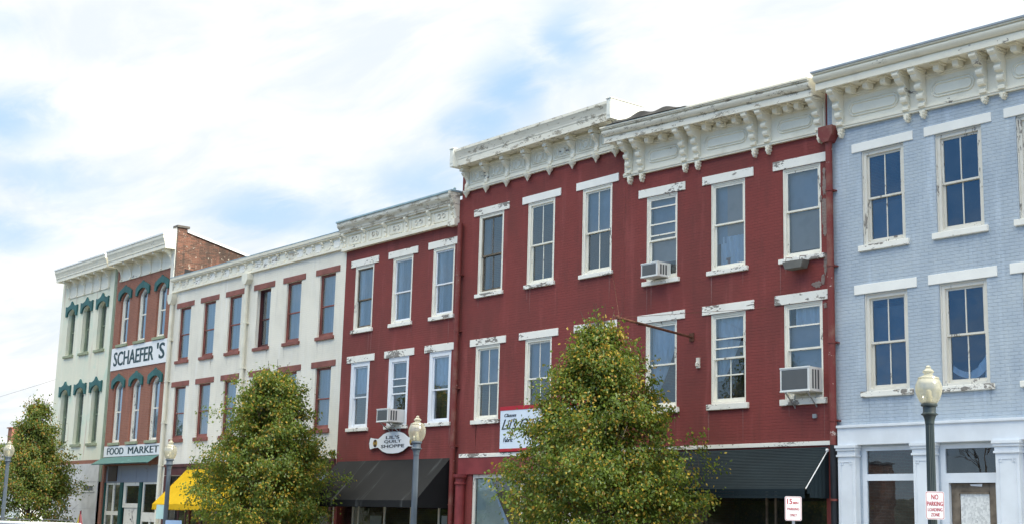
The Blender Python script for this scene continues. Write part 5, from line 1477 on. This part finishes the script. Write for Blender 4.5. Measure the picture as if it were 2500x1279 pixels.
# ================================================================= trees
def make_tree(x, y, ztop, prof, label, seed, nleaf, mat, shoots=14, lsz=0.075, skew=0.0, gap=0.30):
    """prof: list of (z, radius) of the crown; limbs rise steeply from the trunk, leaves sit in clumps along side twigs"""
    rng = np.random.default_rng(seed)
    g0 = gz(x)
    t = thing('street_tree', (x, y, g0), label, 'tree', 'street trees along the kerb')
    zs = np.array([p[0] for p in prof]); rs = np.array([p[1] for p in prof]) * 1.05
    tr = MB()
    tr.tube([(x, y, g0 - 0.05), (x + 0.02, y, 0.9), (x, y, 2.2), (x + skew * .5, y, 4.2), (x + skew, y, ztop - 0.3)], [0.12, 0.10, 0.08, 0.05, 0.012], 9)
    tips = []
    nb = 70
    for k in range(nb):
        q = (k + 0.5) / nb
        zb_ = max(1.1, prof[0][0] - 0.1) + (ztop - 1.3 - prof[0][0]) * q ** 0.95
        th = k * 2.399963 + rng.normal(0, 0.2)
        ze = zb_ + rng.uniform(0.35, 1.0) + 0.35
        rad = np.interp(ze, zs, rs) * rng.uniform(0.80, 1.12)
        p0 = Vector((x + skew * q, y, zb_)); p3 = Vector((x + skew * q + rad * math.cos(th), y + rad * math.sin(th), ze))
        p1 = p0.lerp(p3, 0.4) + Vector((0, 0, 0.18)); 
        tr.tube([p0, p1, p3], [0.032 * (1.2 - q), 0.018 * (1.2 - q), 0.004], 5)
        for s in np.linspace(0.3, 1.0, 6):
            base = p0.lerp(p3, s) + Vector((0, 0, 0.18 * math.sin(s * PI)))
            for h in range(2):
                off = Vector((rng.normal(0, 0.20), rng.normal(0, 0.20), rng.normal(0.0, 0.20))) * (0.55 + 0.5 * s)
                tips.append((base + off, s))
                if h == 0 and s > 0.5: tr.tube([base, base + off], [0.007, 0.003], 4)
    for k in range(shoots):
        th = rng.uniform(0, 2 * PI); r0 = rng.uniform(0, 0.35)
        b0 = Vector((x + skew + r0 * math.cos(th), y + r0 * math.sin(th), ztop - rng.uniform(0.2, 0.7)))
        e0 = b0 + Vector((math.cos(th) * rng.uniform(0.05, 0.35), math.sin(th) * 0.3, rng.uniform(0.5, 1.0)))
        tr.tube([b0, b0.lerp(e0, 0.5) + Vector((0, 0, 0.05)), e0], [0.013, 0.010, 0.006], 4)
        for q in (0.3, 0.5, 0.65): tips.append((b0.lerp(e0, q), 9))
    for k in range(shoots * 3):   # fine twigs poking out of the outline
        z = rng.uniform(prof[0][0] + 0.8, ztop - 0.3); th = rng.uniform(0, 2 * PI); rr = np.interp(z, zs, rs) * 0.85
        b0 = Vector((x + rr * math.cos(th), y + rr * math.sin(th), z)); e0 = b0 + Vector((math.cos(th) * 0.30, math.sin(th) * 0.30, rng.uniform(0.15, 0.4)))
        tr.tube([b0, e0], [0.006, 0.002], 4)
    tr.build('trunk', 'bark', t)
    # leaves
    cen = np.array([[p.x, p.y, p.z] for p, s in tips]); 
    # extra clump centres filling the crown body
    m = int(len(tips) * 0.9)
    zz = rng.uniform(prof[0][0] - 0.1, ztop - 0.1, m); 
    keep = rng.uniform(0, 1, m) < np.clip(np.interp(zz, zs, rs) / rs.max(), 0.15, 1) ** 1.2
    zz = zz[keep]; m = len(zz)
    rr = np.interp(zz, zs, rs) * np.sqrt(rng.uniform(0.10, 0.80, m)); th = rng.uniform(0, 2 * PI, m)
    ex = np.stack([x + skew * (zz / ztop) + rr * np.cos(th), y + rr * np.sin(th), zz], 1)
    cen = np.concatenate([cen, ex])
    # leave some holes: remove clumps where a slow noise is low
    ok = np.array([mnoise.noise(Vector(c) * 0.95 + Vector((seed, 0, 0))) > -gap for c in cen])
    cen = cen[ok]
    w8 = rng.uniform(0.5, 1.5, len(cen)) * np.array([0.10 if c[2] > ztop + 0.02 else 1.0 for c in cen]); w8 /= w8.sum()
    idx = rng.choice(len(cen), nleaf, p=w8)
    sg = rng.uniform(0.08, 0.18, len(cen))[idx][:, None]
    P = cen[idx] + rng.normal(0, 1, (nleaf, 3)) * sg * np.array([1.15, 1.15, 0.9])
    ctr = np.array([x, y, 0]); outv = P - ctr; outv[:, 2] = 0; outv /= (np.linalg.norm(outv, axis=1)[:, None] + 1e-6)
    # leaf frame: hangs down and outwards
    a = outv * 0.5 + rng.normal(0, 0.55, (nleaf, 3)) + np.array([0, 0, -0.65]); a /= np.linalg.norm(a, axis=1)[:, None]
    nrm = outv * 0.6 + rng.normal(0, 0.6, (nleaf, 3)) + np.array([0, 0, 0.45]); sd = np.cross(a, nrm); sd /= (np.linalg.norm(sd, axis=1)[:, None] + 1e-6)
    nr = np.cross(sd, a)
    L = lsz * rng.uniform(0.6, 1.25, nleaf)[:, None]; Wd = L * rng.uniform(0.30, 0.42, nleaf)[:, None]
    v = np.empty((nleaf, 6, 3))
    v[:, 0] = P - a * L * 0.5
    v[:, 1] = P - a * L * 0.05 + sd * Wd + nr * L * 0.10
    v[:, 2] = P + a * L * 0.28 + sd * Wd * 0.7 + nr * L * 0.05
    v[:, 3] = P + a * L * 0.55 - nr * L * 0.10
    v[:, 4] = P + a * L * 0.28 - sd * Wd * 0.7 + nr * L * 0.05
    v[:, 5] = P - a * L * 0.05 - sd * Wd + nr * L * 0.10
    v = v - np.array([x, y, g0])
    me = bpy.data.meshes.new('crown')
    me.vertices.add(nleaf * 6); me.vertices.foreach_set('co', v.reshape(-1))
    # two faces folded along the midrib: 0-1-2-3 and 0-3-4-5
    fi = np.empty((nleaf, 8), dtype=np.int32); b0 = np.arange(nleaf)[:, None] * 6
    fi[:, :4] = b0 + np.array([0, 1, 2, 3]); fi[:, 4:] = b0 + np.array([0, 3, 4, 5])
    me.loops.add(nleaf * 8); me.loops.foreach_set('vertex_index', fi.reshape(-1))
    me.polygons.add(nleaf * 2); me.polygons.foreach_set('loop_start', np.arange(nleaf * 2, dtype=np.int32) * 4); me.polygons.foreach_set('loop_total', np.full(nleaf * 2, 4, dtype=np.int32))
    me.update(calc_edges=True); me.validate()
    me.materials.append(MAT[mat])
    o = bpy.data.objects.new('crown', me); COL.objects.link(o); o.parent = t
    return t
TY = -3.1
make_tree(-25.6, TY, 6.4, [(0.96, 1.7), (1.49, 2.34), (2.45, 2.45), (2.98, 2.34), (3.52, 2.02), (4.47, 1.6), (4.63, 1.28), (5.22, 1.01), (5.75, 0.77), (6.0, 0.42), (6.4, 0.12)], 'nearest street tree, green turning yellow, in front of the red houses', 3, 82000, 'leaf', 18, 0.080)
make_tree(-42.5, TY, 6.35, [(0.86, 1.92), (1.71, 2.45), (2.77, 2.45), (3.3, 2.18), (3.62, 1.97), (4.47, 1.54), (5.22, 1.17), (5.86, 0.8), (6.28, 0.43), (6.49, 0.13)], 'middle street tree, green turning yellow, in front of the cream building', 11, 70000, 'leaf', 16, 0.088, skew=0.1)
make_tree(-65.1, TY, 6.4, [(0.54, 1.92), (1.39, 2.23), (3.2, 1.97), (4.15, 1.33), (4.9, 1.01), (5.54, 0.59), (6.18, 0.21), (6.39, 0.09)], 'leftmost street tree, browning leaves, in front of the pale green corner building', 23, 42000, 'leaf_rust', 8, 0.10, gap=0.22)

# ================================================================= far left: house, chimney, wires, car, flag
t = thing('far_house', (-112, 12, gz(-112)), 'white sided house with grey roof far away beyond the left end of the row', 'house')
m_ = MB(); m_.box(-124, -103.5, 10, 18, gz(-112) - 0.5, 5.3)
for k in range(24): m_.box(-124, -103.45, 9.985, 10.0, gz(-112) + 0.2 + k * 0.26, gz(-112) + 0.225 + k * 0.26)
m_.build('wall', 'far_white', t)
m_ = MB(); m_.prism([(9.6, 5.3), (14, 7.2), (18.4, 5.3)], -124.5, -107.9, 'x'); m_.build('roof', 'far_roof', t)
m_ = MB(); m_.box(-108.75, -107.9, 10.4, 11.2, 5.4, 7.82); m_.box(-108.85, -107.8, 10.3, 11.3, 7.822, 7.9); m_.build('chimney', 'bare_brick', t)
for (z, lab) in ((8.9, 'upper'),):
    m_ = MB(); pts = []
    for k in range(21):
        q = k / 20; pts.append((-160 + 88.4 * q, 9 - 7 * q, z + (-0.6 + 0.9 * q) - 1.4 * q * (1 - q)))
    m_.tube(pts, 0.008, 4)
    tag(m_.build('overhead_wire', 'ink', origin=pts[0]), 'thin overhead wire running off to the left of the corner building', 'wire')

def make_suv(x0, x1, yc):
    L = x1 - x0; g0 = gz((x0 + x1) / 2) - 0.13
    t = thing('parked_car', ((x0 + x1) / 2, yc, g0), 'white car on the road with only its roof showing at lower left', 'car')
    def sec(u):  # (z_low, z_belt, z_top, half width top)
        return None
    body = MB()
    prof = [(x0, .45), (x0 + .05, .95), (x0 + .9, 1.08), (x0 + L - .15, 1.10), (x1, .9), (x1, .4), (x1 - .5, .28), (x0 + .5, .28)]
    body.prism([(a, g0 + z) for a, z in prof], yc - 0.9, yc + 0.9, 'y'); body.build('body', 'car_white', t, bevel=0.08)
    cab = MB()
    i = len(cab.v)
    bot = [(x0 + .95, -.86), (x1 - .12, -.86), (x1 - .12, .86), (x0 + .95, .86)]; top = [(x0 + 1.75, -.70), (x1 - .45, -.70), (x1 - .45, .70), (x0 + 1.75, .70)]
    vb_ = [(a, yc + b_, g0 + 1.090) for a, b_ in bot]; vt_ = [(a, yc + b_, g0 + 1.660) for a, b_ in top]
    for k in range(4): cab.quad([vb_[k], vb_[(k + 1) % 4], vt_[(k + 1) % 4], vt_[k]])
    cab.build('cabin_glass', 'car_dark', t)
    rf = MB(); rf.box(x0 + 1.70, x1 - .38, yc - .74, yc + .74, g0 + 1.655, g0 + 1.760); rf.build('roof', 'car_white', t, bevel=0.045)
    rr_ = MB()
    for s_ in (-.62, .62): rr_.tube([(x0 + 2.0, yc + s_, g0 + 1.770), (x0 + 2.1, yc + s_, g0 + 1.830), (x1 - .75, yc + s_, g0 + 1.830), (x1 - .65, yc + s_, g0 + 1.770)], 0.018, 6)
    rr_.build('roof_rail', 'car_dark', t)
    for xx in (x0 + .85, x1 - .85):
        for s_ in (-.82, .82):
            w_ = MB(); n = 22; i = 0
            w_.prism([(xx + .36 * math.cos(2 * PI * k / n), g0 + 0.360 + .36 * math.sin(2 * PI * k / n)) for k in range(n)], yc + s_ - .11, yc + s_ + .11, 'y'); wo = w_.build('wheel', 'tyre', t)
            w_ = MB(); w_.prism([(xx + .21 * math.cos(2 * PI * k / n), g0 + 0.360 + .21 * math.sin(2 * PI * k / n)) for k in range(n)], yc + s_ - .13, yc + s_ + .13, 'y'); w_.build('rim', 'galv', wo)
    for s_ in (-.7, .7):
        h_ = MB(); h_.box(x0 - .015, x0 + .06, yc + s_ - .14, yc + s_ + .14, g0 + 0.680, g0 + 0.820); h_.build('headlight', 'sign_white', t)
make_suv(-42.7, -37.6, -12.0)

t = thing('banner_flag', (-60.2, -2.5, gz(-60)), 'furled green, yellow and red flag on a short pole in front of the corner market', 'flag')
m_ = MB(); m_.tube([(-60.2, -2.5, gz(-60)), (-60.2, -2.5, 1.68)], 0.02, 6); m_.build('pole', 'galv', t)
fm_ = MB()
for k, (w0, w1_, mm) in enumerate(((-0.62, -0.34, 0), (-0.40, -0.08, 1), (-0.10, 0.14, 2), (0.10, 0.45, 3))):
    tip = -60.2 + (w0 + w1_) / 2 * 0.2
    fm_.prism([(tip - 0.03, 1.66 - abs(w0 + w1_) * 0.28), (tip + 0.05, 1.66 - abs(w0 + w1_) * 0.28), (-60.2 + w1_, 0.9), (-60.2 + w0, 0.9)], -2.53 - 0.01 * k, -2.50 - 0.01 * k, 'y', mm)
MAT['flag_green'] = plain('flag_green', (0.02, 0.16, 0.07)); MAT['flag_yellow'] = plain('flag_yellow', (0.55, 0.42, 0.05)); MAT['flag_red'] = plain('flag_red', (0.22, 0.02, 0.04)); MAT['flag_pink'] = plain('flag_pink', (0.50, 0.15, 0.16))
fm_.build('cloth', ['flag_green', 'flag_yellow', 'flag_red', 'flag_pink'], t)

# ================================================================= across the street (seen only as reflections)
t = thing('brick_warehouse', (-54.5, -41.5, gz(-54)), 'plain brown brick building across the street, mirrored in the shop window', 'building')
m_ = MB(); m_.box(-59, -50.5, -43, -40, gz(-52) - 1, 5.6); m_.build('wall', 'side_brick', t)
m_ = MB(); m_.box(-59.1, -50.4, -43.1, -39.9, 5.602, 5.72); m_.build('roof', 'far_roof', t)
m_ = MB(); m_.box(-50.7, -50.55, -39.98, -39.90, gz(-50), 5.6); m_.build('downpipe', 'pipe_cream', t)
t = thing('utility_pole', (-46.6, -40, gz(-46)), 'leaning wooden utility pole across the street, mirrored in the shop window', 'pole')
m_ = MB(); m_.tube([(-46.4, -40, gz(-46)), (-46.9, -40, 10.5)], [0.17, 0.12], 10); m_.build('pole', 'wood_pole', t)
m_ = MB(); m_.box(-48.0, -45.7, -40.1, -39.9, 9.4, 9.55); m_.build('crossarm', 'wood_pole', t)
def bare_tree(x, y, h, seed, label):
    rng = random.Random(seed); t = thing('bare_tree', (x, y, gz(x)), label, 'tree'); m_ = MB(); c_ = MB()
    def br(p, d, l, r, dep, mb):
        e = p + d * l
        mb.tube([p, p.lerp(e, .5) + Vector((rng.gauss(0, .05) * l, rng.gauss(0, .05) * l, 0)), e], [r, r * .8, r * .6], 5)
        if dep == 0: return
        for k in range(3 if dep > 2 else 3):
            nd = (d + Vector((rng.gauss(0, .55), rng.gauss(0, .55), rng.gauss(0.05, .3)))).normalized()
            br(p.lerp(e, rng.uniform(.55, 1)), nd, l * rng.uniform(.6, .8), r * .55, dep - 1, c_)
    br(Vector((x, y, gz(x))), Vector((0, 0, 1)), h * .42, .2, 5, m_)
    m_.build('trunk', 'bark', t); c_.build('crown', 'bark', t)
bare_tree(-46.0, -46.0, 10.0, 5, 'bare branched tree across the street, mirrored in the transom of the pale blue shop')
